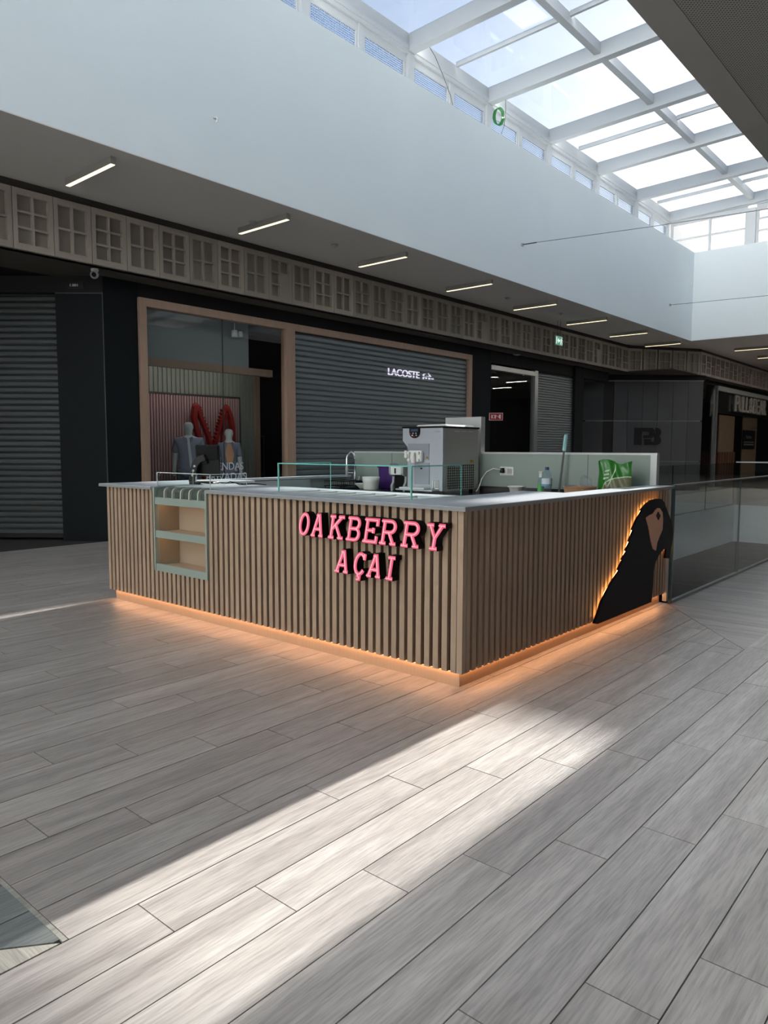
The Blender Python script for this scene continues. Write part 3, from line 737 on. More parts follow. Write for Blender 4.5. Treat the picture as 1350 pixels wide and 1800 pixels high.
def shutter(name, label, p0, p1, z0, z1, pitch, joined=False, bottom=True, sm=None):
    t = thing(name, label, 'shutter', (p0[0],p0[1],0))
    d = Vector((p1[0]-p0[0], p1[1]-p0[1], 0)); Ln = d.length; d.normalize(); n = Vector((-d.y, d.x, 0))
    nrow = int((z1-z0)/pitch)
    def lath(mb, zz):
        pr = slat_profile(); vs = []
        for s_ in (0, Ln):
            for dep, q in pr:
                vs.append(Vector((p0[0],p0[1],0)) + d*s_ + n*dep + Vector((0,0,zz+q*pitch)))
        k = len(pr); mb.add(vs, [(i,i+1,k+i+1,k+i) for i in range(k-1)])
    if joined:
        mb = MB()
        for r in range(nrow): lath(mb, z0+r*pitch)
        o = mb.build('slats', sm or M_shutter, t); o['kind'] = 'stuff'
    else:
        mb = MB(); lath(mb, 0); o = mb.build('slat', sm or M_shutter, t, origin=(p0[0],p0[1],0))
        o.location.z = z0
        for r in range(1, nrow): copy_of(o, (p0[0],p0[1],z0+r*pitch), t)
    q0 = Vector((p0[0],p0[1],0)) + n*.03; q1 = q0 + d*Ln
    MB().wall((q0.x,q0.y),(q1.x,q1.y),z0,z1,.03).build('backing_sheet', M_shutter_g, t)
    if bottom:
        b0 = Vector((p0[0],p0[1],0)) - n*.005; b1 = b0 + d*Ln
        MB().wall((b0.x,b0.y),(b1.x,b1.y),z0-.06,z0,.045).build('bottom_bar', M_blackp, t)
    return t
sA = A1 + nS*.10; sB = A2 + nS*.10
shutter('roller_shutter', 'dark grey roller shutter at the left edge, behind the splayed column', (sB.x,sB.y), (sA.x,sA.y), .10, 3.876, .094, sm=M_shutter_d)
# wooden shop frame: display window left, shutter right
wf = sroot('window_4', (6.55, SY, 0))
MB().box(6.55, 6.68, SY-.05, SY+.12, 0, 3.90).build('frame_post', M_oak, wf)
MB().box(9.70, 9.92, SY-.05, SY+.12, 0, 3.77).build('frame_post', M_oak, wf)
MB().box(15.95, 16.09, SY-.05, SY+.12, 0, 3.77).build('frame_post', M_oak, wf)
MB().box(6.68, 16.09, SY-.05, SY+.12, 3.77, 3.90).build('frame_head', M_oak, wf)
MB().box(6.68, 9.70, SY-.03, SY+.10, 0, .10).build('frame_sill', M_oak, wf)
MB().box(6.69, 8.235, SY+.03, SY+.045, .10, 3.77).build('glass_pane', M_glass_shop, wf)
MB().box(8.245, 9.69, SY+.03, SY+.045, .10, 3.77).build('glass_pane', M_glass_shop, wf)
MB().box(8.235, 8.245, SY+.028, SY+.047, .10, 3.77).build('glass_joint', M_wire, wf)
struct(MB().box(6.55, 16.09, SY+.01, SY+.2, 3.90, 4.13).build('wall_header_middle', M_black))
shutter('roller_shutter', 'wide grey roller shutter in the wooden shop frame with lit lettering', (9.92,SY+.02), (15.95,SY+.02), .08, 3.77, .108)
def cut_bands(mb, bands):
    """Remove horizontal bands of a sign so it reads as strips between the laths."""
    me = bpy.data.meshes.new('cut'); me.from_pydata(mb.v, [], mb.f); bm = bmesh.new(); bm.from_mesh(me)
    for a, b in bands:
        for z in (a, b): bmesh.ops.bisect_plane(bm, geom=bm.verts[:]+bm.edges[:]+bm.faces[:], plane_co=(0,0,z), plane_no=(0,0,1))
        bmesh.ops.delete(bm, geom=[f for f in bm.faces if a < f.calc_center_median().z < b], context='FACES')
    bm.verts.index_update(); o = MB(); o.add([v.co[:] for v in bm.verts], [tuple(v.index for v in f.verts) for f in bm.faces]); bm.free(); bpy.data.meshes.remove(me); return o
# lit shop name and reptile emblem behind the laths: proud laths cut the letters into strips
lg = thing('lit_shop_sign', 'small lit violet-white shop name with reptile emblem on the wide shutter', 'sign', (13.6,SY,3.2))
zq = [.08+.108*k for k in range(36)]
LZ = 3.145
mb = MB(); add_text(mb, 'LACOSTE', .2, (12.80,SY+.0165,LZ), (1,0,0), (0,0,1), .0175, width=1.14, height=.155)
cut_bands(mb, [(LZ+.048,LZ+.068)]).build('lettering', E_lac, lg)
cr_ = MB()
W2 = lambda u,v,d: (14.08+u*.42, SY-.001+d, LZ-.01+v*.17)
cr_.ribbon([(0,.30),(.14,.36),(.30,.45),(.55,.48),(.80,.42),(1.0,.36)], .13, W2, 0, .02)
cr_.ribbon([(.14,.36),(.02,.62),(.14,.80),(.30,.86)], .09, W2, 0, .02)
cr_.ribbon([(.30,.45),(.30,.12)], .10, W2, 0, .02).ribbon([(.55,.46),(.60,.10)], .10, W2, 0, .02)
cr_.ribbon([(.75,.42),(.62,.70),(.50,.95)], .08, W2, 0, .02).ribbon([(.06,.30),(.02,.05)], .08, W2, 0, .02).ribbon([(.55,.20),(.8,.22),(1.0,.18)], .07, W2, 0, .02)
cut_bands(cr_, [(LZ+.048,LZ+.072),(LZ+.125,LZ+.14)]).build('emblem', E_lac, lg)
# ---- display inside the window
struct(MB().box(6.54, 9.9, SY+.12, 13.9, 0, .12).build('floor_display', M_greyp))
ribw = sroot('wall_display', (6.6, 12.25, 0))
MB().box(6.56, 10.02, 12.26, 12.34, .12, 3.0).build('board', M_ribwall, ribw)
b0 = MB().box(6.60, 6.645, 12.235, 12.26, .12, 3.0).build('rib', M_ribwall, ribw, origin=(6.60,12.235,.12))
for i in range(1, 36): copy_of(b0, (6.60+i*.0955, 12.235, .12), ribw)
MB().box(10.02, 10.14, 12.2, 12.36, .12, 3.0).build('end_board', M_oak, ribw)
tr = struct(MB().box(6.56, 9.72, 11.30, 11.42, 2.885, 3.02).build('trim_7', M_oak))
struct(MB().box(6.56, 9.14, 11.32, 11.40, 3.02, 4.13).build('wall_bulkhead', M_greyfilm))
struct(MB().box(6.555, 6.565, SY+.12, 13.9, .12, 4.13).build('wall_display_side', M_black))
rd = thing('ribbed_backdrop', 'red and pink ribbed display backdrop behind the mannequins', 'display', (8.5,12.2,0))
MB().box(7.40, 9.56, 12.19, 12.232, .12, 2.49).build('board', M_redrib, rd)
r0 = MB().box(7.41, 7.445, 12.165, 12.19, .12, 2.48).build('rib', M_pinkrib, rd, origin=(7.41,12.165,.12))
for i in range(1, 36): copy_of(r0, (7.41+i*.0605, 12.165, .12), rd)
MB().box(7.37, 7.40, 12.16, 12.235, .12, 2.52).box(9.56, 9.59, 12.16, 12.235, .12, 2.52).box(7.40, 9.56, 12.16, 12.235, 2.49, 2.52).build('edging', M_wire, rd)
# open reptile jaws
jw = thing('reptile_jaws', 'large red open toothed reptile jaws standing behind the mannequins', 'sculpture', (8.9,11.98,.12))
F2 = lambda u,v,d: (u, d, v)
def jaw(pts, w, teeth_side, mt, name, parent):
    mb = MB(); n = len(pts)
    mb.ribbon(pts, w, F2, 11.93, 12.03)
    P = [Vector(p) for p in pts]
    for i in range(n-1):
        for q in (.0, .33, .67):
            a = P[i].lerp(P[i+1], q); t = (P[i+1]-P[i]).normalized(); nn = Vector((-t.y, t.x))*teeth_side
            a = a + nn*w*.48
            mb.prism([(a - t*.035)[:], (a + nn*.05)[:], (a + t*.035)[:]], F2, 11.94, 12.02)
    mb.ball((pts[0][0], 11.98, pts[0][1]), w*.52, .05, w*.52, 12, 8)
    return mb.build(name, mt, parent)
jaw([(8.42,2.24),(8.46,2.10),(8.55,1.92),(8.66,1.68),(8.71,1.46),(8.73,1.20),(8.74,.9),(8.74,.12)], .06, 1, M_red, 'lower_jaw', jw)
MB().ribbon([(8.36,2.26),(8.33,2.08),(8.37,1.86),(8.47,1.62),(8.53,1.40),(8.56,1.1),(8.58,.6),(8.58,.12)], .09, F2, 11.93, 12.03).ball((8.38,11.98,2.27), .085, .05, .075, 12, 8).build('jaw_edge', M_red, jw)
jaw([(9.03,2.22),(8.96,2.02),(8.90,1.84),(8.83,1.62),(8.78,1.44),(8.76,1.2),(8.76,.9),(8.76,.12)], .05, -1, M_red, 'upper_jaw', jw)
MB().ribbon([(9.12,2.26),(9.20,2.08),(9.23,1.86),(9.23,1.62),(9.20,1.3),(9.18,.7),(9.18,.12)], .075, F2, 11.93, 12.03).ribbon([(9.09,2.18),(9.02,1.9),(8.99,1.6),(8.98,1.2)], .06, F2, 11.945, 12.015).ball((9.09,11.98,2.27), .09, .05, .075, 12, 8).build('jaw_edge', M_red, jw)
# mannequins: one continuous body each, clothing as children
def skin_obj(name, joints, edges, mt, parent, origin, root=0, sub=2, extra=None):
    me = bpy.data.meshes.new(name); me.from_pydata([j[:3] for j in joints], edges, [])
    ob = bpy.data.objects.new(name, me); COL.objects.link(ob)
    md = ob.modifiers.new('skin', 'SKIN'); md.use_smooth_shade = True
    sv = me.skin_vertices[0].data
    for i, j in enumerate(joints):
        sv[i].radius = (j[3]*1.13, (j[4] if len(j) > 4 else j[3])*1.13); sv[i].use_root = (i == root)
    sb = ob.modifiers.new('sub', 'SUBSURF'); sb.levels = sub; sb.render_levels = sub
    bpy.context.view_layer.update()
    dg_ = bpy.context.evaluated_depsgraph_get()
    m2 = bpy.data.meshes.new_from_object(ob.evaluated_get(dg_)); bpy.data.objects.remove(ob)
    vs = [v.co[:] for v in m2.vertices]; fs = [tuple(p.vertices) for p in m2.polygons]
    mb = MB(); c, s_ = 1, 0
    mb.add([(origin[0]+x, origin[1]+y, origin[2]+z) for x,y,z in vs], fs)
    if extra: extra(mb)
    o = mb.build(name, mt, parent)
    for p in o.data.polygons: p.use_smooth = True
    return o
def mannequin(x, y, h, label, shirt, female):
    z0 = .12; k = h/1.86; root = thing('mannequin', label, 'mannequin', (x,y,z0), None)
    sw = .20 if not female else .165
    J = [(0,0,.96),(0,0,1.10),(0,0,1.28),(0,0,1.44),(0,0,1.53),(0,-.01,1.60),(0,-.015,1.68),(0,-.01,1.78)]
    Rr = [(.16,.11),(.145,.10),(.17,.11),(.13,.09),(.054,.056),(.064,.07),(.084,.098),(.074,.086)]
    j = [(a[0]*k,a[1]*k,a[2]*k,r_[0]*k*(0.86 if female and i < 4 else 1),r_[1]*k) for i,(a,r_) in enumerate(zip(J,Rr))]
    e = [(i,i+1) for i in range(7)]
    for s_ in (-1,1):
        b = len(j)
        j += [(s_*sw*k,0,1.44*k,.058*k,.058*k),(s_*(sw+.045)*k,.01*k,1.16*k,.045*k,.045*k),(s_*(sw+.06)*k,-.02*k,.92*k,.033*k,.033*k),(s_*(sw+.062)*k,-.03*k,.80*k,.03*k,.04*k)]
        e += [(3,b),(b,b+1),(b+1,b+2),(b+2,b+3)]
        b = len(j)
        j += [(s_*.095*k,0,.88*k,.085*k,.085*k),(s_*.10*k,-.01*k,.50*k,.055*k,.06*k),(s_*.10*k,.01*k,.09*k,.038*k,.04*k),(s_*.11*k,-.13*k,.035*k,.04*k,.03*k)]
        e += [(0,b),(b,b+1),(b+1,b+2),(b+2,b+3)]
    def face(mb):
        hz = z0+1.69*k
        mb.prism([(x-.013,hz+.015),(x+.013,hz+.015),(x+.016,hz-.04),(x-.016,hz-.04)], lambda u,v,d:(u,d,v), y-.105*k, y-.06*k)
        mb.box(x-.028, x+.028, y-.092*k, y-.06*k, hz-.075, hz-.062)
        for s_ in (-1,1):
            mb.ball((x+s_*.032*k, y-.078*k, hz+.018), .016, .016, .009, 8, 6)
            mb.ball((x+s_*.076*k, y-.005, hz-.01), .012, .022, .034, 8, 6)
        mb.box(x-.05*k, x+.05*k, y-.088*k, y-.06*k, hz+.034, hz+.044)
    skin_obj('body', j, e, M_mann, root, (x,y,z0), extra=face)
    sj = [(0,0,.90,.185,.13),(0,0,1.08,.175,.125),(0,0,1.28,.195,.13),(0,0,1.43,.15,.105),(0,0,1.495,.07,.07)]
    sj = [(a*k,b*k,c*k,d*k*(.86 if female else 1),q*k) for a,b,c,d,q in sj]; se = [(i,i+1) for i in range(4)]
    for s_ in (-1,1):
        b = len(sj); sj += [(s_*sw*k,0,1.44*k,.082*k,.08*k),(s_*(sw+.042)*k,.008*k,1.20*k,.072*k,.07*k)]; se += [(3,b),(b,b+1)]
    sh = skin_obj('shirt', sj, se, shirt, root, (x,y,z0), root=1)
    pj = [(0,0,.95*k,.155*k,.115*k)]; pe = []
    for s_ in (-1,1):
        b = len(pj); pj += [(s_*.095*k,0,.86*k,.10*k,.105*k),(s_*.105*k,0,.50*k,.085*k,.085*k),(s_*.105*k,.01*k,.12*k,.075*k,.075*k)]; pe += [(0,b),(b,b+1),(b+1,b+2)]
    skin_obj('trousers', pj, pe, M_pants, root, (x,y,z0))
    zc_ = z0+1.50*k
    for s_ in (-1,1):
        MB().prism([(x+s_*.005,zc_-.02),(x+s_*.085*k,zc_+.02),(x+s_*.09*k,zc_-.03),(x+s_*.04*k,zc_-.085)], lambda u,v,d:(u,d,v), y-.125*k, y-.108*k).build('collar', shirt, sh)
    if not female:
        MB().prism([(x-.012,zc_-.02),(x+.03,zc_-.02),(x+.085,z0+.98*k),(x+.035,z0+.96*k)], lambda u,v,d:(u,d,v), y-.158*k, y-.135*k).build('pale_placket', M_tie, sh)
    else:
        MB().prism([(x-.02,zc_-.02),(x+.05,zc_-.02),(x+.11,zc_-.22),(x+.07,zc_-.42),(x-.03,zc_-.40),(x-.06,zc_-.2)], lambda u,v,d:(u,d,v), y-.162*k, y-.12*k).build('printed_front', M_peach, sh)
    root.rotation_euler.z = math.radians(-42)
    return root
mannequin(8.03, 11.72, 1.93, 'white male mannequin in a grey short-sleeved shirt in the window', M_shirt, False)
mannequin(8.95, 11.72, 1.82, 'white female mannequin in a blue-grey shirt with peach front in the window', M_shirt2, True)
wl_ = thing('window_lettering', 'pale two-line sale lettering stuck on the shop window', 'lettering', (8.2,SY,1.1))
mb = MB(); add_text(mb, 'VENDAS', .2, (7.965,SY+.024,1.085), (1,0,0), (0,0,1), .002, width=.70, height=.135); mb.build('line', M_tie, wl_)
mb = MB(); add_text(mb, 'PRIVADAS', .2, (7.84,SY+.024,.895), (1,0,0), (0,0,1), .002, width=.89, height=.135); mb.build('line', M_tie, wl_)
sp = thing('ceiling_spot', 'small white spotlight hanging inside the display window', 'lamp', (8.75,11.2,3.6))
MB().tube([(8.72,11.2,4.13),(8.72,11.2,3.66)], .008, 6).build('rod', M_whitep, sp)
MB().lathe([(.05,0),(.06,-.05),(.06,-.12),(.045,-.13)], (8.72,11.2,3.67), 12).lathe([(.04,0),(.05,-.04),(.05,-.10)], (8.85,11.2,3.66), 12).build('head', M_whitep, sp)
dl = thing('added_display_lamp', 'added unseen linear lamp behind the wooden lintel, brightening the window display', 'lamp', (8.2,11.44,2.95))  # hidden lamp added to brighten the mannequins and backdrop
MB().box(6.9,9.3,11.42,11.425,2.90,2.99).build('housing', M_greyp, dl)
MB().box(6.92,9.28,11.425,11.45,2.90,2.96).build('diffuser', emit('added_display_diffuser', (1.0,.95,.9), 4.2), dl)
# dark shop interior with a door outline
fdr = thing('display_rack', 'thin dark metal rack standing in the shop entrance behind the glass', 'rack', (10.45,12.7,0))
mb = MB()
for xx in (10.25,10.65): mb.tube([(xx,12.7,0),(xx,12.7,1.75)], .012, 6)
mb.tube([(10.25,12.7,1.75),(10.65,12.7,1.75)], .012, 6).tube([(10.25,12.7,.9),(10.65,12.7,.9)], .012, 6)
mb.build('frame', M_wire, fdr)
# third shop: glazed opening and narrow shutter
ow = sroot('window_6', (17.05, SY, 0))
MB().box(19.42, 19.60, SY-.02, SY+.12, 0, 3.78).build('frame_post', M_trimline, ow)
MB().box(17.05, 19.42, SY-.02, SY+.12, 3.62, 3.74).build('frame_head', M_trimline, ow)
MB().box(17.06, 19.42, SY+.05, SY+.065, .0, 3.62).build('glass_pane', M_glass_shop, ow)
struct(MB().box(17.05, 24.6, SY+.02, SY+.2, 3.80, 4.13).build('wall_header_right', M_black))
tk = thing('track_light', 'black ceiling track with spotlights inside the dark third shop', 'lamp', (18.2,11.9,3.7))
MB().box(17.7,18.9,11.88,11.92,3.72,3.76).box(17.78,17.80,11.89,11.91,3.76,4.15).box(18.80,18.82,11.89,11.91,3.76,4.15).build('track', M_trimline, tk)
for xx in (17.75,18.05,18.35,18.75): MB().lathe([(.05,0),(.06,-.16),(.05,-.17)], (xx,11.9,3.70), 10).build('spot_head', M_blackp, tk)
shutter('roller_shutter', 'narrow grey roller shutter between the dark shop and the tiled wall', (19.62,SY+.04), (21.95,SY+.04), .06, 3.80, .075, joined=True)
struct(MB().box(21.95, 22.55, SY-.05, SY+.4, 0, 4.13).build('wall_column_far', M_anthra))
fs_ = thing('fire_sign', 'red fire extinguisher and hose sign with white pictograms on the dark column', 'sign', (17.0,10.72,2.34))
cS = Vector((17.0, 10.685, 2.344)); rS = Vector((.66,-.75,0)).normalized(); nF = Vector((-.75,-.66,0)).normalized()
MB().obox(cS, rS, nF, (0,0,1), .185, .010, .10).build('border', M_signwhite, fs_)
MB().obox(cS+nF*.006, rS, nF, (0,0,1), .172, .010, .087).build('face', M_signred, fs_)
FS = lambda u,v,d: cS + rS*u + Vector((0,0,v)) + nF*d
mb = MB()
mb.ribbon([(-.12,-.05),(-.12,.05)], .02, FS, .014, .02).ribbon([(-.115,.0),(-.07,.045)], .018, FS, .014, .02).ribbon([(-.115,0),(-.07,-.045)], .018, FS, .014, .02)
mb.prism([(-.045,-.05),(-.005,-.05),(-.005,.05),(-.045,.05)], FS, .014, .02).ribbon([(.0,.02),(.04,.015)], .016, FS, .014, .02)
mb.prism([(.055,-.01),(.10,-.055),(.125,-.055),(.125,.055),(.085,.055)], FS, .014, .02)
mb.build('pictograms', M_signwhite, fs_)
cS2 = cS - rS*.10
MB().tube([cS2 + Vector((-.02,.01,0)), Vector((16.93,10.90,2.344))], .012, 6).build('bracket', M_blackp, fs_)
cc = thing('security_camera', 'small white dome security camera under the soffit above the left column', 'camera', (5.65,10.57,4.13))
MB().lathe([(.055,0),(.055,-.03),(.03,-.05)], (5.66,10.57,FZ0), 14).build('mount', M_whitep, cc)
MB().ball((5.63,10.53,FZ0-.095), .062, .062, .06, 16, 10).build('housing', M_greyp, cc)
MB().ball((5.60,10.485,FZ0-.105), .036, .030, .036, 12, 8).build('lens', M_blackp, cc)

# ------------------------------------------------------------------ tiled corner shop and glazed far shop
P0 = Vector((24.79,11.94,0)); P1 = Vector((27.595,8.683,0)); dD = (P1-P0).normalized(); nD = Vector((-dD.y,dD.x,0))
if nD.dot(fh) < 0: nD = -nD
cor = sroot('wall_corner', tuple(P0)); L_ = (P1-P0).length
def dwall(a, b, z0, z1, off, t, mt, name='panel'):
    q0 = P0 + dD*a + nD*off; q1 = P0 + dD*b + nD*off
    return MB().wall((q0.x,q0.y),(q1.x,q1.y),z0,z1,t).build(name, mt, cor)
us = [0, .735, 1.10, 1.60, 2.14, 2.68, 3.22, 3.76, L_]
for i, (a, b_) in enumerate(zip(us[:-1], us[1:])):
    mt = M_tile_d if i == 1 else M_tile
    for z0, z1 in ((0,1.04),(1.06,2.48),(2.52,3.90)):
        dwall(a+.006, b_-.006, z0, z1, .0 if i != 1 else .03, .05, mt)
dwall(0, L_, 0, 3.92, .06, .15, M_black, 'carrier')
dwall(0, L_, 3.90, 3.95, -.02, .08, M_trimline, 'top_trim')
dwall(.1, L_-.08, 2.483, 2.517, -.012, .03, M_trimline, 'line_trim'); dwall(.1, L_-.08, 1.042, 1.058, -.008, .03, M_trimline, 'line_trim')
struct(MB().wall((P0.x-.3,P0.y),(P1.x+.2,P1.y-.0),3.952,4.13,.3).build('wall_header_corner', M_black))
# corner-shop letter emblem
lp = thing('letter_emblem', 'black two-letter shop emblem on the dark tiled corner wall', 'sign', tuple(P0+dD*2.3))
e0 = P0 + dD*1.868 - nD*.012
EF = lambda u,v,d: e0 + dD*(u*.963) + Vector((0,0,1.643+v*.612)) - nD*d
mb = MB()
mb.prism([(0,0),(.28,0),(.28,1),(0,1)], EF, 0, .03)
mb.prism([(.28,.78),(.50,.78),(.56,.72),(.56,.62),(.52,.56),(.34,.56),(.34,.40),(.62,.40),(.72,.48),(.75,.60),(.75,.88),(.66,1),(.28,1)], EF, 0, .03)
mb.build('letter', M_black, lp)
mb = MB()
mb.prism([(.38,0),(.86,0),(.97,.08),(1,.2),(.99,.38),(.92,.5),(.98,.6),(1,.78),(.95,.92),(.86,1),(.78,1),(.78,.82),(.80,.72),(.76,.58),(.76,.44),(.78,.36),(.76,.2),(.70,.16),(.64,.17),(.62,.34),(.38,.34)], EF, 0, .03)
mb.build('letter', M_black, lp)
# glazed shop
GY = 9.12
gs = sroot('window_7', (P1.x, P1.y, 0))
MB().wall((P1.x,P1.y),(30.45,GY),0,3.85,.02).build('glass_pane', M_glass_shop, gs)
MB().box(30.45,30.62,GY-.06,GY+.1,0,3.87).build('frame_post', M_trimline, gs)
MB().box(30.62,40,GY-.06,GY+.1,3.80,3.98).build('frame_head', M_alu, gs)
MB().box(30.62,40,GY+.02,GY+.04,.0,3.80).build('glass_pane', M_glass_shop, gs)
MB().box(30.62,40,GY+.08,GY+.16,2.95,3.80).build('header_board', M_tile_d, gs)
struct(MB().box(28.0,40,GY+.05,GY+.3,3.98,4.13).build('wall_header_far', M_black))
pb = thing('shop_name_letters', 'tall pale condensed letters of a two-word shop name over the far glazed front', 'sign', (35.4,GY-.06,3.4))
xx = 32.85
import string
for ch, wd in zip('PULL&BEAR', (.46,.48,.40,.40,.52,.48,.44,.52,.52)):
    mb = MB(); add_text(mb, ch, .7, (xx,GY-.085,3.08), (1,0,0), (0,0,1), .03, width=wd, height=.66); mb.build('letter', mat('pale_letters', (170,165,158), .6), pb); xx += wd+.085
for a, b_, z0, z1, lb in ((31.75,33.9,1.38,2.90,'plain kraft poster panel left in the far shop window'),(35.2,37.5,.1,2.95,'tall kraft poster panel behind the far shop window')):
    o = tag(MB().box(a,b_,GY+.20,GY+.24,z0,z1).build('poster_panel', M_poster), lb, 'panel')
nt_ = thing('notice_board', 'dark notice board with faint pale text lines in the far shop window', 'sign', (36.3,GY+.17,2))
MB().box(35.15,37.1,GY+.165,GY+.195,1.50,2.35).build('board', M_blackp, nt_)
add_text(MB(), 'Horário', .2, (35.6,GY+.16,1.98), (1,0,0), (0,0,1), .002, width=.9, height=.16).build('lettering', M_greyp, nt_)
MB().box(35.3,36.9,GY+.158,GY+.163,1.68,1.74).box(35.3,36.9,GY+.158,GY+.163,1.80,1.84).build('text_line', M_greyp, nt_)
rw = thing('display_unit', 'red-brown slatted display unit low in the far shop window', 'cabinet', (32.8,GY+.6,0))
MB().box(31.7,34.1,GY+.18,GY+.9,0,1.38).build('carcass', M_redwood, rw)
for i in range(6): MB().box(31.95+i*.36,32.02+i*.36,GY+.15,GY+.18,0,1.38).build('slat', M_poster, rw)
for (xc, lb) in ((28.9,'dark red clothes display inside the corner shop glass, nearer'),(29.9,'dark red clothes display inside the corner shop glass, further')):
    o = thing('clothes_rail', lb, 'rack', (xc, 10.6, 0))
    MB().box(xc-.35,xc+.35,10.5,10.8,.5,1.9).build('garments', M_redwood, o)
    MB().tube([(xc-.45,10.65,0),(xc-.45,10.65,2.0),(xc+.45,10.65,2.0),(xc+.45,10.65,0)], .015, 6).build('frame', M_wire, o)
ms = thing('menu_stand', 'pale sloped reading stand on thin legs behind the corner glass', 'stand', (28.75,9.7,0))
MB().obox((28.8,9.55,1.66), (1,0,0), (0,.85,.5), (0,-.5,.85), .28, .22, .012).build('top', M_whitep, ms)
for dx in (-.12,.12): MB().tube([(28.8+dx,9.55,1.65),(28.8+dx,9.6,0)], .012, 6).build('leg', M_trimline, ms)
for i,(x,y,z) in enumerate(((29.1,10.0,3.35),(29.35,10.0,3.6))):
    o = thing('spot_lamp', ['bright spotlight inside the corner shop glass, lower','small spotlight inside the corner shop glass, upper'][i], 'lamp', (x,y,z))
    MB().lathe([(.03,.14),(.06,.02),(.06,0)], (x,y,z), 12).build('head', M_blackp, o)
    MB().lathe([(.05,-.001),(.04,-.03)], (x,y,z), 12).build('lens', E_spot, o)
    MB().tube([(x,y,z+.14),(x,y,4.15)], .01, 6).build('rod', M_wire, o)

# ------------------------------------------------------------------ cables, hook, hose on the atrium wall
o = thing('tension_cable', 'thin steel cable from the long white wall across the atrium, upper', 'cable', (14.26,8.37,5.87))
MB().box(14.22,14.30,8.35,8.38,5.84,5.90).build('wall_plate', M_greyp, o)
MB().tube([(14.26,8.35,5.87),(14.22,8.0,5.845)], .012, 6).tube([(14.22,8.0,5.845),(13.95,5.5,5.63),(13.64,2.58,5.42)], .005, 5).build('cable', M_wire, o)
o2 = thing('tension_cable', 'thin steel cable from the long white wall across the atrium, lower near the end wall', 'cable', (23.15,8.37,5.9))
MB().box(23.11,23.19,8.35,8.38,5.87,5.93).build('wall_plate', M_greyp, o2)
MB().tube([(23.15,8.35,5.90),(21.4,5.3,5.5),(19.87,2.58,5.19)], .006, 5).build('cable', M_wire, o2)
hk = thing('wall_hook', 'small white hook alone on the long white wall', 'hook', (6.24,8.37,5.84))
MB().tube([(6.24,8.38,5.86),(6.24,8.33,5.86),(6.24,8.31,5.83),(6.24,8.32,5.80),(6.24,8.34,5.81)], .010, 8).build('hook', M_whitep, hk)
MB().lathe([(.022,0),(.022,.01)], (6.24,8.372,5.855), 10).build('plate', M_whitep, hk)
hs_ = thing('hose_coil', 'green hose coil hanging on a roof window post', 'hose', (17.1,9.30,8.8))
for q in range(3):
    MB().tube([(14.60+.065*math.cos(a)+.012*q, 9.26-.075*math.cos(a)-.02*q, 8.88+(.17+.012*q)*math.sin(a)) for a in [2*PI*i/20 for i in range(20)]], .012, 6, closed=True).build('loop', M_greenhose, hs_)
for i,(pts) in enumerate(([(11.72,9.0,9.16),(11.92,9.0,9.05),(12.17,9.0,8.81),(12.45,9.0,8.50),(12.62,9.02,8.2)],[(14.51,9.0,9.16),(14.52,9.0,8.9),(14.46,9.0,8.56),(14.50,9.2,8.2)])):
    tag(MB().tube(pts, .006, 5).build('loose_wire', M_wire), ['thin loose wire hanging from the nearest fully seen roof beam','thin loose wire hanging beside the green hose coil'][i], 'wire')

# ------------------------------------------------------------------ KIOSK
KZ = 1.137; SP = 0.0680; SW = 0.041
ks = thing('kiosk', 'kiosk counter clad in brown vertical wood slats with a glowing plinth', 'counter', (3.6,2.5,0))
NY0, NY1, NZ0 = 5.025, 5.825, .385
def bar(name, *a, mt=M_slat, parent=ks, **k): return MB().box(*a).build(name, mt, parent, **k)
# front wall (faces -x) with the niche opening, right wall (faces -y), left end, inner faces
fw = MB(); fw.box(3.65,3.69,2.52,NY0,.105,1.107).box(3.65,3.69,NY1,6.68,.105,1.107).box(3.65,3.69,NY0,NY1,.105,NZ0)
fp = fw.build('front_panel', M_backing, ks)
rp = MB().box(3.69,7.02,2.52,2.56,.105,1.107).build('side_panel', M_backing, ks)
lp_ = MB().box(3.69,7.02,6.64,6.68,.105,1.107).build('end_panel', M_inner, ks)
MB().box(4.40,4.42,3.06,6.60,.0,1.10).box(4.42,5.30,3.04,3.06,0,1.10).build('inner_panel', M_inner, ks)
MB().box(3.69,3.71,2.575,6.66,.0,.105).box(3.71,7.05,2.555,2.575,0,.105).box(3.69,3.71,2.555,2.575,0,.105).build('plinth', M_plinth, ks)
MB().box(3.71,7.0,2.575,2.60,0.05,.105).build('plinth_rail', M_backing, ks)
MB().box(3.670,3.688,2.56,6.67,.097,.1045).build('light_strip', E_strip, ks)
MB().box(3.69,7.02,2.536,2.553,.097,.1045).build('light_strip', E_strip, ks)
# slats: full ones and the short ones under the niche
def slat_proto(z0, z1, parent, horizontal):
    mb = MB()
    if horizontal == 'y': mb.box(3.62,3.65,0,SW,z0,z1)
    else: mb.box(0,SW,2.49,2.52,z0,z1)
    o = mb.build('slat', M_slat, parent, origin=(3.62,0,z0) if horizontal == 'y' else (0,2.49,z0)); return o
f0 = slat_proto(.108, 1.112, fp, 'y'); s0 = slat_proto(.108, NZ0, fp, 'y')
y = 2.535; first_f = first_s = True
while y + SW < 6.70:
    short = y + SW > NY0 + .002 and y < NY1 - .002
    if short:
        if first_s: s0.location = Vector((3.62,y,.108)) - WL[fp.name]; first_s = False
        else: copy_of(s0, (3.62,y,.108), fp)
    else:
        if first_f: f0.location = Vector((3.62,y,.108)) - WL[fp.name]; first_f = False
        else: copy_of(f0, (3.62,y,.108), fp)
    y += SP
r0_ = slat_proto(.108, 1.112, rp, 'x'); x = 3.665; first = True
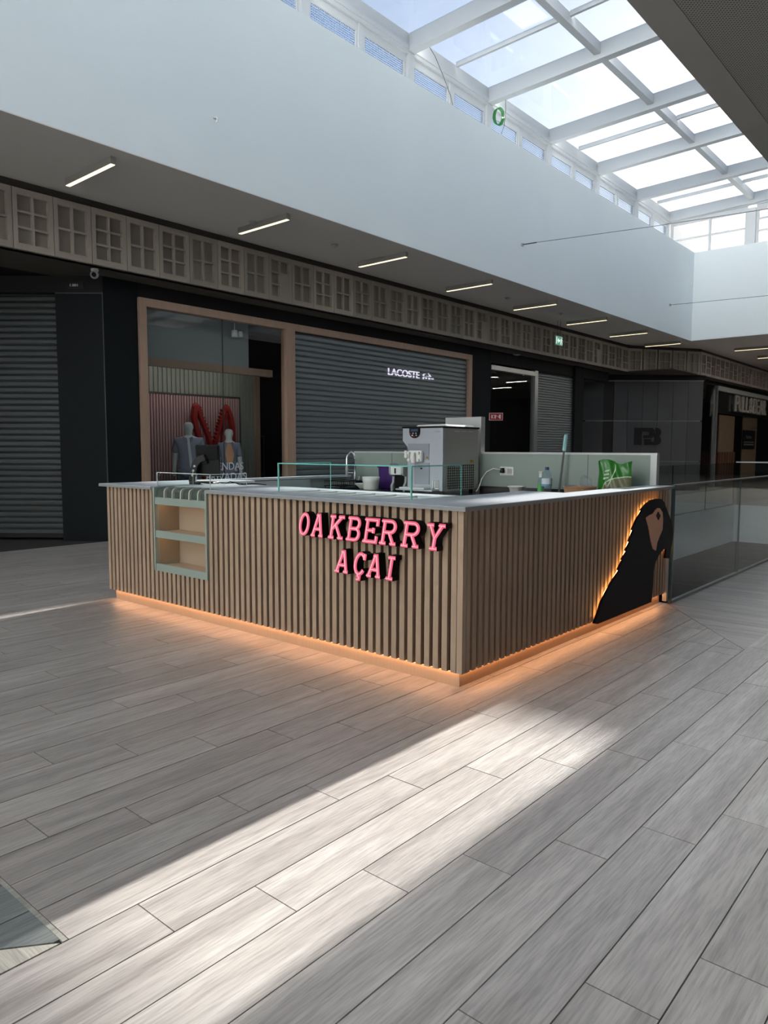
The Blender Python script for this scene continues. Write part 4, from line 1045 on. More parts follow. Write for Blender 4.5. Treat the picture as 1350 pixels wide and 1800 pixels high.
while x + SW < 7.02:
    if first: r0_.location = Vector((x,2.49,.108)) - WL[rp.name]; first = False
    else: copy_of(r0_, (x,2.49,.108), rp)
    x += .0685
MB().box(3.62,3.66,2.49,2.53,.108,1.112).build('corner_post', M_slat, ks)
MB().box(7.02,7.06,2.475,2.515,.03,1.112).build('end_trim', M_alu, ks)
# door flap in the left end with brass latch
dr = MB().box(5.05,6.25,6.585,6.62,.12,1.10).build('door', M_inner, ks)
MB().box(5.28,5.31,6.565,6.585,.98,1.06).build('latch', M_brass, dr, bevel=.004)
# countertop
ct = thing('countertop', 'white countertop running round the slatted kiosk', 'countertop', (3.6,2.5,1.12))
tz0, tz1 = 1.112, KZ
HB = [(3.18+.205*i, 3.18+.205*i+.15) for i in range(6)]     # topping openings
mb = MB()
mb.box(3.585,3.93,2.455,NY0,tz0,tz1).box(3.585,4.44,NY1,6.735,tz0,tz1).box(3.82,4.44,NY0,NY1,tz0,tz1)
mb.box(4.24,4.44,2.455,NY0,tz0,tz1)
ycur = 2.455
for a, b_ in HB:
    mb.box(3.93,4.24,ycur,a,tz0,tz1); ycur = b_
mb.box(3.93,4.24,ycur,NY0,tz0,tz1)
mb.box(4.44,5.32,2.455,3.07,tz0,tz1).box(5.32,7.06,2.455,2.70,tz0,tz1)
mb.box(4.44,5.02,6.14,6.735,tz0,tz1).box(5.02,7.0,6.60,6.735,tz0,tz1)
mb.build('top', M_top, ct)
MB().box(3.580,3.585,2.45,NY0,tz0-.002,tz1-.003).box(3.580,3.585,NY1,6.735,tz0-.002,tz1-.003).box(3.585,7.06,2.45,2.455,tz0-.002,tz1-.003).build('edge_band', M_topedge, ct)
for i, (a, b_) in enumerate(HB):
    q = tag(MB().box(3.935,4.235,a+.004,b_-.004,.99,.995).box(3.935,3.94,a+.004,b_-.004,.995,1.13).box(4.23,4.235,a+.004,b_-.004,.995,1.13).box(3.94,4.23,a+.004,a+.009,.995,1.13).box(3.94,4.23,b_-.009,b_-.004,.995,1.13).build('topping_pan', M_whitep),
            'empty white topping pan sunk in the counter, %s from the kiosk corner' % ['first','second','third','fourth','fifth','sixth'][i], 'pan', 'topping pans')
# glass sneeze guard over the toppings
sg = thing('glass_guard', 'long clear glass guard with teal edges over the topping pans', 'glass guard', (3.85,3.07,KZ))
pane_box('front_pane', 3.845,3.853,3.07,4.42,KZ,1.365, M_glass_guard, M_edge, sg)
pane_box('side_pane', 3.853,4.43,3.07,3.078,KZ,1.365, M_glass_guard, M_edge, sg)
pane_box('side_pane', 3.853,4.43,4.412,4.42,KZ,1.365, M_glass_guard, M_edge, sg)
for a_ in ((3.8445,3.8535,3.07,4.42,1.358,1.366),(3.853,4.43,3.0695,3.0785,1.358,1.366),(3.853,4.43,4.4115,4.4205,1.358,1.366),
           (3.8440,3.8540,3.0690,3.079,KZ,1.366),(3.8440,3.8540,4.411,4.421,KZ,1.366)):
    MB().box(*a_).build('polished_edge', M_edge, sg)
s2 = thing('glass_guard', 'low clear acrylic guard over the sage display rack', 'glass guard', (3.63,5.03,KZ))
pane_box('front_pane', 3.64,3.646,NY0,NY1-.01,KZ,1.265, M_glass_guard, M_edge_w, s2)
pane_box('side_pane', 3.646,4.02,NY0,NY0+.006,KZ,1.265, M_glass_guard, M_edge_w, s2)
pane_box('side_pane', 3.646,4.02,NY1-.016,NY1-.01,KZ,1.265, M_glass_guard, M_edge_w, s2)
for a_ in ((3.6395,3.6465,NY0,NY1-.01,1.260,1.266),(3.6395,3.6465,NY0-.0005,NY0+.0065,KZ,1.266),(3.6395,3.6465,NY1-.0165,NY1-.0095,KZ,1.266),(3.646,4.02,NY0-.0005,NY0+.0065,1.260,1.266)):
    MB().box(*a_).build('polished_edge', M_edge_w, s2)
# sage display rack sunk in the front
nr = thing('display_rack', 'sage green lit display rack with two shelves sunk in the kiosk front', 'rack', (3.61,5.42,.385))
a, b_ = NY0+.004, NY1-.004
MB().box(3.600,3.86,a,a+.022,NZ0,1.13).build('side', M_sage, nr); MB().box(3.600,3.86,b_-.022,b_,NZ0,1.13).build('side', M_sage, nr)
a += .022; b_ -= .022
MB().box(3.85,3.86,a,b_,NZ0+.02,1.06).build('back_board', M_beige, nr)
MB().box(3.64,3.85,a,a+.004,NZ0+.07,1.0).build('lining', M_beige, nr); MB().box(3.64,3.85,b_-.004,b_,NZ0+.07,1.0).build('lining', M_beige, nr)
MB().box(3.605,3.63,a,b_,NZ0,.450).build('rail', M_sage, nr)
MB().box(3.63,3.85,a,b_,NZ0,.43).build('shelf', M_beige, nr)
MB().box(3.605,3.63,a,b_,.686,.748).build('rail', M_sage, nr); MB().box(3.63,3.85,a,b_,.715,.735).build('shelf', M_beige, nr)
MB().box(3.605,3.63,a,b_,.982,1.044).build('rail', M_sage, nr); MB().box(3.63,3.85,a,b_,1.015,1.03).build('shelf', M_beige, nr)
MB().box(3.634,3.648,a+.01,b_-.01,1.005,1.014).build('light_strip', E_niche, nr); MB().box(3.634,3.648,a+.01,b_-.01,.705,.714).build('light_strip', E_niche, nr)
# ribbed compartments on top: dark boards between rounded dividers
prof = [(3.70,1.044),(3.70,1.132),(3.63,1.132),(3.617,1.125),(3.610,1.112),(3.610,1.044)]
mb = MB(); P_ = [(3.82,1.044),(3.82,1.130),(3.66,1.128),(3.638,1.118),(3.63,1.10),(3.63,1.044)]
mb.prism(P_, lambda u,v,d:(u,d,v), a, b_); mb.build('curved_board', M_sage_d, nr)
prof = [(3.82,1.044),(3.82,1.136),(3.645,1.136),(3.620,1.124),(3.608,1.10),(3.606,1.044)]
for i in range(5):
    yy = b_ - (b_-a)*(i+1)/6 - .02
    MB().prism(prof, lambda u,v,d:(u,d,v), yy-.007, yy+.007).build('divider', M_sage_l, nr)
# neon sign
sgn = thing('neon_sign', 'two-line pink neon slab-letter shop sign on the slatted kiosk front', 'sign', (3.58,3.25,.8))
def arc(cx_, cy_, rx, ry, a0, a1, n=14): return [(cx_+rx*math.cos(a0+(a1-a0)*i/n), cy_+ry*math.sin(a0+(a1-a0)*i/n)) for i in range(n+1)]
GL = {
 'O': [('c', arc(.5,.5,.40,.5,0,2*PI-.001,24)[:-1])],
 'A': [('o',[(.10,0),(.46,1),(.56,1),(.90,0)]),('o',[(.25,.32),(.80,.32)]),('o',[(-.04,0),(.30,0)]),('o',[(.70,0),(1.04,0)]),('o',[(.34,1),(.56,1)])],
 'K': [('o',[(.16,0),(.16,1)]),('o',[(-.02,0),(.36,0)]),('o',[(-.02,1),(.36,1)]),('o',[(.16,.38),(.82,1)]),('o',[(.42,.62),(.86,0)]),('o',[(.62,1),(1.02,1)]),('o',[(.68,0),(1.05,0)])],
 'B': [('o',[(.16,0),(.16,1)]),('o',[(-.02,1),(.58,1)]+arc(.60,.76,.28,.24,PI/2,-PI/2)+[(.16,.52)]),('o',[(.58,.52)]+arc(.62,.26,.30,.26,PI/2,-PI/2)+[(-.02,0)])],
 'E': [('o',[(.16,0),(.16,1)]),('o',[(-.02,1),(.92,1),(.92,.74)]),('o',[(.16,.52),(.66,.52)]),('o',[(.66,.40),(.66,.64)]),('o',[(-.02,0),(.94,0),(.94,.27)])],
 'R': [('o',[(.16,0),(.16,1)]),('o',[(-.02,0),(.38,0)]),('o',[(-.02,1),(.56,1)]+arc(.58,.75,.30,.25,PI/2,-PI/2)+[(.16,.50)]),('o',[(.52,.50),(.86,0),(1.04,0)]),('o',[(.68,0),(.9,0)])],
 'Y': [('o',[(.14,1),(.5,.44),(.86,1)]),('o',[(.5,.46),(.5,0)]),('o',[(-.04,1),(.34,1)]),('o',[(.66,1),(1.04,1)]),('o',[(.28,0),(.72,0)])],
 'C': [('o', arc(.52,.5,.42,.5,.62,2*PI-.62,22)),('o',[(.86,.72),(.86,1.02)]),('o',[(.52,.0),(.47,-.10),(.60,-.14),(.60,-.25),(.40,-.28)])],
 'I': [('o',[(.5,0),(.5,1)]),('o',[(.14,0),(.86,0)]),('o',[(.14,1),(.86,1)])],
}
def neon_letter(key, yl, yr, z0, z1):
    w = (yl-yr); h = z1-z0; sk_ = .16*h
    ww = w - sk_ - .024; 
    T = lambda p: (yl - .012 - sk_*p[1]*1.0 - ww*p[0] if True else 0, z0 + .012 + (h-.024)*p[1])
    # slant: tops lean to the reader's right (towards -y)
    fx = lambda u, v, d: (d, u, v)
    body, face, tubes = MB(), MB(), MB()
    for kind, pts in GL[key]:
        q = [T(p) for p in pts]; cl_ = kind == 'c'
        body.ribbon(q, .030, fx, 3.553, 3.617, closed=cl_)
        face.ribbon(q, .0245, fx, 3.5485, 3.5530, closed=cl_)
        tubes.tube([(3.5455, a_, b__) for a_, b__ in q], .0034, 6, closed=cl_)
    o = body.build('letter', M_blackm, sgn)
    face.build('lit_face', E_pink, o); tubes.build('neon_tube', E_tube, o)
L1 = (('O',3.880,3.727),('A',3.742,3.588),('K',3.572,3.396),('B',3.403,3.240),('E',3.252,3.085),('R',3.106,2.930),('R',2.926,2.745),('Y',2.738,2.565))
for k_, yl, yr in L1: neon_letter(k_, yl, yr, .862, 1.030)
for k_, yl, yr in (('A',3.508,3.349),('C',3.345,3.195),('A',3.216,3.060),('I',3.064,2.940)): neon_letter(k_, yl, yr, .636, .797)
# bird emblem cut from navy board on the right side
be = thing('bird_emblem', 'large navy bird-head cutout with copper face, backlit on the kiosk side', 'emblem', (6.3,2.46,.5))
bird = [(5.363,.119),(5.432,.193),(5.48,.264),(5.568,.331),(5.68,.409),(5.821,.479),(5.791,.493),(5.885,.561),(5.861,.567),(5.965,.625),(5.937,.635),(6.024,.698),(5.998,.708),(6.09,.792),(6.06,.802),(6.151,.879),(6.262,.95),(6.238,.957),(6.36,1.006),(6.471,1.032),(6.608,1.038),(6.719,1.027),(6.794,.993),(6.865,.913),(6.935,.854),(6.995,.788),(7.038,.69),(7.035,.612),(6.999,.537),(6.964,.454),(6.856,.468),(6.874,.55),(6.837,.561),(6.786,.551),(6.697,.515),(6.631,.469),(6.595,.428),(6.579,.385),(6.578,.279),(6.568,.182),(6.551,.102),(5.423,.103)]
BF = lambda u,v,d: (u,d,v)
MB().prism(bird, BF, 2.440, 2.458).build('silhouette', M_navy, be)
face_ = [(6.342,.884),(6.406,.795),(6.475,.664),(6.53,.592),(6.602,.566),(6.625,.635),(6.68,.691),(6.746,.746),(6.752,.836),(6.731,.906),(6.666,.948),(6.605,.955),(6.548,.936),(6.502,.91),(6.416,.901)]
fo = MB().prism(face_, BF, 2.434, 2.440).build('face_patch', M_copper, be)
MB().prism([(6.615,.921),(6.673,.88),(6.626,.842),(6.572,.886)], BF, 2.429, 2.434).build('eye', M_navy, fo)
mb = MB()
inner = [(5.45,.15),(5.60,.32),(5.85,.47),(5.98,.61),(6.05,.69),(6.12,.78),(6.20,.87),(6.31,.95),(6.42,.995),(6.6,1.01),(6.72,1.0)]
mb.tube([(u, 2.472, v) for u, v in inner], .006, 6); mb.tube([(6.90,2.472,.60),(6.97,2.472,.56),(6.975,2.472,.50)], .006, 6)
mb.build('light_strip', E_bird, be)
for u, v in ((5.75,.3),(6.4,.3),(6.4,.8),(6.85,.75)): MB().tube([(u,2.458,v),(u,2.49,v)], .012, 8).build('spacer', M_blackm, be)

# back partition
bp = thing('back_partition', 'pale sage partition with white cap along the kiosk back', 'partition', (7.03,4.5,0))
MB().box(7.0,7.05,2.66,4.585,.0,1.425).build('panel', M_sagepan, bp)
MB().box(7.0,7.05,5.08,6.54,0,1.425).build('panel', M_sagepan, bp)
MB().box(6.995,7.055,2.60,4.585,1.425,1.445).box(6.995,7.055,5.08,6.545,1.425,1.445).build('cap', M_alu, bp)
MB().box(6.99,7.06,2.60,2.66,1.139,1.425).build('end_post', M_alu, bp)
MB().box(6.99,7.07,4.585,5.08,0,1.84).build('tall_panel', M_alu, bp)
MB().box(6.996,7.0,3.30,3.303,.0,1.425).box(6.996,7.0,5.9,5.903,0,1.425).build('panel_joint', M_sage_d, bp)
# back worktop unit
bw = thing('sink_counter', 'dark stone back worktop with a sunken sink behind the counter', 'counter', (6.6,4.5,0))
MB().box(6.33,6.985,2.72,5.80,.0,.96).box(6.33,6.985,5.80,6.53,0,.80).build('cabinet', M_inner, bw)
MB().box(6.30,6.985,2.72,5.88,.96,1.0).box(6.30,6.985,6.20,6.53,.96,1.0).box(6.30,6.38,5.88,6.20,.96,1.0).box(6.80,6.985,5.88,6.20,.96,1.0).build('top', M_granite, bw)
MB().box(6.965,6.985,2.72,4.58,1.0,1.065).box(6.965,6.985,5.09,6.53,1.0,1.065).build('upstand', M_granite, bw)
MB().box(6.37,6.81,5.87,6.21,.82,.83).box(6.37,6.38,5.87,6.21,.83,.959).box(6.80,6.81,5.87,6.21,.83,.959).box(6.38,6.80,5.87,5.88,.83,.959).box(6.38,6.80,6.20,6.21,.83,.959).build('sink_bowl', M_steel, bw)
fc = thing('faucet', 'chrome spring-neck faucet with arched hose behind the sink', 'faucet', (6.86,6.40,1.0))
f0x, f0y = 6.86, 6.40
rl = Vector((-R0.x, -R0.y, 0))
MB().lathe([(.03,0),(.03,.02),(.020,.03),(.018,.27)], (f0x,f0y,1.0), 14).build('body', M_chrome, fc)
ap = [Vector((f0x,f0y,1.26))] + [Vector((f0x,f0y,1.33)) + rl*(.052-.052*math.cos(PI*i/14)) + Vector((0,0,.10*math.sin(PI*i/14))) for i in range(15)]
ex_, ey_ = ap[-1].x, ap[-1].y
MB().tube(ap + [Vector((ex_,ey_,1.26))], .012, 10).build('arched_neck', M_chrome, fc)
mb = MB(); tot = []
for i in range(150):
    t = i/149*(len(ap)-1); k0 = min(int(t),len(ap)-2); tot.append(ap[k0].lerp(ap[k0+1], t-k0) + Vector((.016*math.cos(i*1.35),.016*math.cos(i*1.35),.016*math.sin(i*1.35))))
mb.tube(tot, .003, 4).build('spring', M_chrome, fc)
MB().lathe([(.013,.0),(.019,-.05),(.015,-.13),(.012,-.14)], (ex_,ey_,1.27), 12).build('spray_head', M_steel, fc)
MB().tube([Vector((f0x,f0y,1.17)), Vector((ex_,ey_,1.17))], .006, 8).build('holder_arm', M_chrome, fc)
MB().tube([Vector((f0x,f0y,1.06)), Vector((f0x,f0y,1.07))-rl*.05, Vector((f0x,f0y,1.13))-rl*.06], .008, 8).build('lever', M_chrome, fc)
dy = thing('drying_rack', 'black wire dish rack left of the faucet', 'rack', (6.6,6.35,1.0))
mb = MB()
for zz in (1.02, 1.08): mb.tube([(6.42,6.225,zz),(6.78,6.225,zz),(6.78,6.51,zz),(6.42,6.51,zz)], .006, 6, closed=True)
mb.build('rim', M_blackp, dy)
mb = MB()
for i in range(10):
    xx = 6.43+i*.038; mb.tube([(xx,6.225,1.08),(xx,6.225,1.02),(xx,6.51,1.02),(xx,6.51,1.08)], .003, 5)
for yy in (6.28,6.35,6.42): mb.tube([(6.42,yy,1.08),(6.42,yy,1.02),(6.78,yy,1.02),(6.78,yy,1.08)], .003, 5)
for xx,yy in ((6.43,6.235),(6.77,6.235),(6.43,6.50),(6.77,6.50)): mb.tube([(xx,yy,1.0),(xx,yy,1.02)], .006, 5)
mb.build('wires', M_blackp, dy)
# white cups, purple box, dispenser
cp = thing('stacked_bowl', 'white plastic bowl with rim standing behind the guard', 'bowl', (6.42,5.54,1.0))
MB().lathe([(.085,0),(.088,.01),(.095,.085),(.098,.09),(.104,.15),(.098,.15),(.090,.09),(.08,.02)], (6.44,5.75,1.0), 24).build('bowl', M_whitep, cp, smooth=True)
tag(MB().lathe([(.05,0),(.06,.012),(.11,.06),(.114,.064),(.108,.064),(.055,.016)], (6.52,5.935,1.0), 24).build('saucer_bowl', M_whitep, smooth=True), 'flat white dish half hidden left of the white bowl', 'dish')
pu = thing('purple_bin', 'dark purple plastic bin with flared rim behind the white dispenser', 'bin', (6.72,5.42,1.0))
def frust(mb, c, bx, by, tx, ty, z0, z1):
    mb.add([(c[0]-bx,c[1]-by,z0),(c[0]+bx,c[1]-by,z0),(c[0]+bx,c[1]+by,z0),(c[0]-bx,c[1]+by,z0),(c[0]-tx,c[1]-ty,z1),(c[0]+tx,c[1]-ty,z1),(c[0]+tx,c[1]+ty,z1),(c[0]-tx,c[1]+ty,z1)],
           [(0,3,2,1),(4,5,6,7),(0,1,5,4),(1,2,6,5),(2,3,7,6),(3,0,4,7)]); return mb
frust(MB(), (6.78,5.70), .09,.135,.10,.15,1.0,1.25).build('body', M_purple, pu, bevel=.008)
frust(MB(), (6.78,5.70), .105,.158,.108,.162,1.25,1.268).build('rim', M_purple, pu, bevel=.004)
MB().lathe([(.055,0),(.05,.03),(.02,.04)], (6.78,5.68,1.268), 14).build('clear_lid', M_film, pu)
ds = thing('dispenser', 'white and grey curved tabletop dispenser with black front recess', 'dispenser', (6.50,5.22,1.0))
PR = [(6.40,1.0),(6.395,1.06),(6.425,1.10),(6.43,1.17),(6.38,1.18),(6.365,1.20),(6.365,1.275),(6.38,1.285),(6.68,1.285),(6.66,1.0)]
MB().prism(PR, lambda u,v,d:(u,d,v), 5.205, 5.235).build('side_shell', M_greyp, ds, bevel=.004)
MB().prism(PR, lambda u,v,d:(u,d,v), 5.385, 5.415).build('side_shell', M_greyp, ds, bevel=.004)
MB().box(6.44,6.64,5.235,5.385,1.0,1.18).build('recess', M_blackp, ds)
MB().box(6.362,6.66,5.235,5.385,1.185,1.284).build('head', M_whitep, ds, bevel=.006)
MB().box(6.358,6.363,5.305,5.325,1.20,1.26).build('slot', M_blackp, ds)
MB().box(6.685,6.75,5.18,5.37,1.0,1.27).build('rear_tank', M_blackp, ds)

# soft-serve machine
mc = thing('ice_cream_machine', 'steel soft-serve machine with white dispensing head on the back worktop', 'machine', (6.55,4.82,1.0))
my0, my1, mx0, mx1, mz0, mz1 = 4.56, 5.10, 6.23, 6.91, 1.035, 1.715
for xx,yy in ((6.30,4.62),(6.30,5.03),(6.85,4.62),(6.85,5.03)): MB().lathe([(.022,0),(.022,.035)], (xx,yy,1.0), 10).build('foot', M_blackp, mc)
MB().box(mx0+.06,mx1,my0,my1-.07,mz0,mz1-.015).build('body', M_steel, mc, bevel=.006)
# front casing: right column full height, nose overhanging to the left at the top, narrower waist
FRONT = [(my0,mz0),(my0,mz1-.015),(my1,mz1-.015),(my1,1.565),(my1-.02,1.545),(my1-.06,1.505),(my1-.07,1.47),(my1-.07,mz0)]
MB().prism(FRONT, lambda u,v,d:(d,u,v), mx0, mx0+.06).build('front_casing', M_steel_f, mc, bevel=.004)
MB().box(mx0+.06,mx0+.30,my1-.07,my1,1.55,mz1-.015).build('nose_side', M_steel_f, mc)
MB().box(mx0-.004,mx1+.006,my0-.004,my1+.004,mz1-.015,mz1+.003).build('lid_seam', M_blackp, mc)
MB().prism([(my0+.02,mz1+.003),(my1-.1,mz1+.003),(my1-.13,mz1+.022),(my0+.05,mz1+.026)], lambda u,v,d:(d,u,v), mx0+.10, mx1-.05).build('lid', M_whitep, mc, bevel=.006)
hz = [( 4.995-.135*i/12*1.0, 0) for i in range(2)]
ctrl = [(4.858,1.70),(4.858,1.655)] + [(4.928+.07*math.cos(PI*2-PI*i/12)*-1*-1, 1.655-.062*math.sin(PI*i/12)) for i in range(1,12)] + [(4.998,1.655),(4.998,1.70)]
ctrl = [(4.858,1.70)] + [(4.928-.07*math.cos(PI*i/12), 1.655-.062*math.sin(PI*i/12)) for i in range(0,13)] + [(4.998,1.70)]
cpn = MB().prism(ctrl, lambda u,v,d:(d,u,v), mx0-.014, mx0).build('control_panel', M_blackp, mc)
MB().box(mx0-.018,mx0-.014,4.875,4.975,1.663,1.69).build('display', mat('lcd_screen', (70,84,104), .2), cpn)
for yy, zz, mt in ((4.98,1.642,M_red),(4.945,1.645,M_greyp),(4.905,1.645,M_greyp),(4.955,1.622,M_whitep),(4.93,1.612,M_red),(4.90,1.622,M_greyp)):
    MB().lathe([(.009,0),(.009,.004)], (0,0,0), 8).build('tmp', mt, None) if False else MB().box(mx0-.018,mx0-.014,yy-.008,yy+.008,zz-.007,zz+.007).build('button', mt, cpn)
MB().box(mx0-.008,mx0,4.735,5.02,1.36,1.535).build('recess_plate', mat('steel_dark', (158,164,172), .35, .4), mc)
hd = MB().box(mx0-.06,mx0-.004,4.80,4.985,1.335,1.462).build('dispensing_head', M_whitep, mc, bevel=.02, seg=3)
MB().tube([(mx0-.075,4.89,1.43),(mx0-.075,4.89,1.33)], .022, 12).build('nozzle', M_whitep, hd)
for yy,zz in ((4.955,1.435),(4.83,1.435),(4.955,1.36),(4.83,1.36)): MB().tube([(mx0-.085,yy,zz),(mx0-.055,yy,zz)], .016, 10).build('wing_nut', M_whitep, hd)
MB().tube([(mx0-.095,4.93,1.44),(mx0-.10,4.93,1.375)], .008, 8).tube([(mx0-.095,4.86,1.44),(mx0-.10,4.86,1.40)], .008, 8).build('lever', M_greyp, hd)
for zz in (1.40,1.44): MB().lathe([(.018,-.02),(.022,0),(.018,.02)], (mx0-.03,5.03,zz), 10).build('knob', M_whitep, hd)
MB().prism([(4.775,1.375),(4.735,1.375),(4.755,1.405)], lambda u,v,d:(d,u,v), mx0-.010, mx0-.004).build('warning_label', M_brass, mc)
MB().box(mx0-.008,mx0,4.73,4.93,1.10,1.33).build('lower_plate', mat('steel_dark', (158,164,172), .35, .4), mc)
MB().tube([(mx0-.02,4.83,1.27),(mx0-.006,4.83,1.27)], .009, 8).build('drain_knob', M_blackp, mc)
MB().box(mx0-.11,mx0-.002,4.72,5.06,1.05,1.068).build('drip_tray', M_whitep, mc, bevel=.005)
MB().box(mx0-.13,mx0-.0,4.60,5.09,1.036,1.05).build('tray_shelf', M_steel_f, mc)
for i in range(6): MB().box(mx0-.010,mx0-.002,4.605+i*.022,4.614+i*.022,1.06,1.15).build('data_label_line', M_whitep, mc) if i < 4 else None
MB().box(mx0-.010,mx0-.002,4.60,4.68,1.042,1.062).build('badge', M_chrome, mc)
add_text(MB(), 'mini', .03, (mx0-.001,4.66,1.655), (0,-1,0), (0,0,1), .001, width=.06, height=.016).build('maker_mark', M_greyp, mc)
# side: vent slots and square-hole grille
for i in range(3): MB().box(6.44+i*.13,6.54+i*.13,my0-.002,my0+.0,1.663,1.672).build('vent_slot', M_whitep, mc)
MB().box(6.305,6.815,my0-.002,my0+.0,1.045,1.315).build('grille_recess', M_blackm, mc)
mb = MB()
for i in range(15): mb.box(6.305+i*.036,6.312+i*.036,my0-.008,my0-.002,1.045,1.315)
for i in range(11): mb.box(6.305,6.815,my0-.007,my0-.002,1.045+i*.0265,1.050+i*.0265)
mb.build('grille', M_steel, mc)
MB().box(6.74,6.80,my0-.004,my0,1.33,1.36).build('yellow_label', M_brass, mc)

# things along the right of the back worktop
so_ = thing('wall_socket', 'white double wall socket on the sage partition', 'socket', (6.998,4.25,1.24))
MB().box(6.988,6.999,4.16,4.33,1.19,1.285).build('plate', M_whitep, so_, bevel=.004)
MB().lathe([(.028,0),(.028,.003)], (0,0,0), 12)
MB().box(6.984,6.988,4.175,4.235,1.21,1.265).build('outlet', M_greyp, so_)
cd = thing('power_cord', 'white power cord with black plug running from the socket to the machine', 'cord', (6.95,4.3,1.2))
MB().lathe([(.026,-.02),(.028,0),(.02,.035)], (6.965,4.285,1.238), 12).build('plug', M_blackp, cd)
MB().tube([(6.95,4.30,1.25),(6.90,4.36,1.265),(6.86,4.42,1.23),(6.84,4.47,1.15),(6.83,4.50,1.05),(6.82,4.53,1.01)], .006, 8).build('cable', M_whitep, cd)
rb = thing('small_bowl', 'small white bowl on the back worktop below the socket', 'bowl', (6.7,3.97,1.0))
MB().lathe([(.055,0),(.062,.01),(.078,.085),(.094,.09),(.094,.10),(.086,.10),(.070,.088),(.05,.02)], (6.62,3.90,1.0), 22).build('bowl', M_whitep, rb, smooth=True)
b1 = thing('water_bottle', 'clear ribbed water bottle with blue cap and pale label', 'bottle', (6.72,3.60,1.0))
bc = (6.72,3.61,1.0)
mb = MB().lathe([(.046,0),(.052,.01),(.052,.03),(.049,.04),(.052,.05),(.049,.06),(.052,.07),(.049,.08),(.052,.09),(.052,.19),(.050,.205),(.036,.25),(.020,.272),(.020,.285)], bc, 20).build('body', M_pet, b1, smooth=True)
MB().lathe([(.0535,.105),(.0535,.185)], bc, 20).build('label_band', M_label, b1)
MB().lathe([(.0538,.105),(.0538,.128)], bc, 20).build('label_stripe', M_labelb, b1)
MB().lathe([(.021,.27),(.021,.298),(.018,.30)], bc, 14).build('cap', mat('blue_cap', (40,64,104), .4), b1)
b2 = thing('spray_bottle', 'slim white bottle with green label left of the water bottle', 'bottle', (6.78,3.69,1.0))
bc = (6.80,3.72,1.0)
MB().lathe([(.030,0),(.032,.01),(.032,.15),(.018,.19),(.016,.20)], bc, 16).build('body', M_pet, b2, smooth=True)
MB().lathe([(.033,.03),(.033,.125)], bc, 16).build('label_band', mat('green_label', (96,186,104), .5), b2)
MB().lathe([(.019,.19),(.017,.235),(.024,.24),(.024,.25)], bc, 12).build('cap', M_whitep, b2)
br = thing('broom', 'grey broom handle with pale teal grip leaning on the partition', 'broom', (6.85,3.45,0))
bt = Vector((6.93,3.515,1.63))
bb = Vector((6.86,3.55,1.0)); dv = (bt-bb).normalized()
MB().tube([bb+dv*.0, bt-dv*.17], .011, 8).build('handle', mat('broom_grey', (96,98,98), .4), br)
MB().tube([bt-dv*.17, bt-dv*.16, bt-dv*.02, bt], [.013,.018,.018,.012], 10).build('grip', M_teal, br)
bk = thing('basket', 'low oval woven tan basket on the back worktop', 'basket', (6.60,3.22,1.0))
bc = (6.60,3.19,1.0)
MB().lathe([(.13,0),(.15,.0),(.172,.115),(.176,.12),(.165,.12),(.142,.012),(.12,.012)], bc, 28, sx=.75, sy=.92).build('woven_body', M_wicker, bk)
MB().tube([(bc[0]+.172*.75*math.cos(a_), bc[1]+.172*.92*math.sin(a_), 1.118) for a_ in [2*PI*i/28 for i in range(28)]], .007, 6, closed=True).build('rim', M_wicker, bk)
def crumple(c, r, seed, n=60):
    rn = random.Random(seed); bm = bmesh.new(); bmesh.ops.create_icosphere(bm, subdivisions=2, radius=1)
    mb = MB(); vs = []
    for v in bm.verts:
        k = 1 + rn.uniform(-.28,.28); vs.append((c[0]+v.co.x*r[0]*k, c[1]+v.co.y*r[1]*k, c[2]+v.co.z*r[2]*k))
    bm.verts.index_update(); mb.add(vs, [tuple(v.index for v in f.verts) for f in bm.faces]); bm.free(); return mb
tag(crumple((6.60,3.12,1.155), (.06,.06,.075), 3).build('plastic_bag', M_film), 'crumpled clear plastic bag standing up in the basket', 'bag')
tag(crumple((6.58,3.26,1.09), (.06,.055,.045), 5).build('plastic_bag', M_film), 'flatter clear plastic bag lying in the basket', 'bag')
gbg = thing('green_bag', 'green printed plastic food bag standing on the worktop', 'bag', (6.68,2.94,1.0))
def bag_pt(u, v, side):
    """u across 0..1, v up 0..1; pillow thickness, puckered top."""
    th = .075*math.sin(PI*min(1,max(0,u)))**.6*(1-v)**.35*(.6+.4*math.sin(PI*min(1,v*1.1+.1)))
    wob = .012*math.sin(u*9+v*4)*(.4+v) + .008*math.sin(u*21+v*11)
    yy = 3.062 - .355*u*(1-.10*v) - .018*v; zz = 1.0 + v*(.37+.02*math.sin(u*7)-.012*u)
    return (6.70 - side*th + wob, yy, zz)
def bag_patch(side, u0, u1, v0, v1, n, m_, off=0.0, test=None):
    mb = MB(); vs = []; fs = []
    for j in range(m_+1):
        for i in range(n+1):
            p = bag_pt(u0+(u1-u0)*i/n, v0+(v1-v0)*j/m_, side); vs.append((p[0]-off, p[1], p[2]))
    for j in range(m_):
        for i in range(n):
            if test is None or test(u0+(u1-u0)*(i+.5)/n, v0+(v1-v0)*(j+.5)/m_): fs.append((j*(n+1)+i, j*(n+1)+i+1, (j+1)*(n+1)+i+1, (j+1)*(n+1)+i))
    mb.add(vs, fs); return mb
mb = bag_patch(1,0,1,0,1,24,18); q = bag_patch(-1,0,1,0,1,24,18); mb.add(q.v, q.f); mb.build('film', M_bag, gbg, smooth=True)
disc = lambda u,v: ((u-.78)/.62)**2 + ((v+.02)/.64)**2 < 1
bag_patch(1,.0,1,0,.72,60,50,.004,disc).build('printed_picture', M_bagprint, gbg)
ring = lambda u,v: 1 <= ((u-.78)/.62)**2 + ((v+.02)/.64)**2 < 1.10
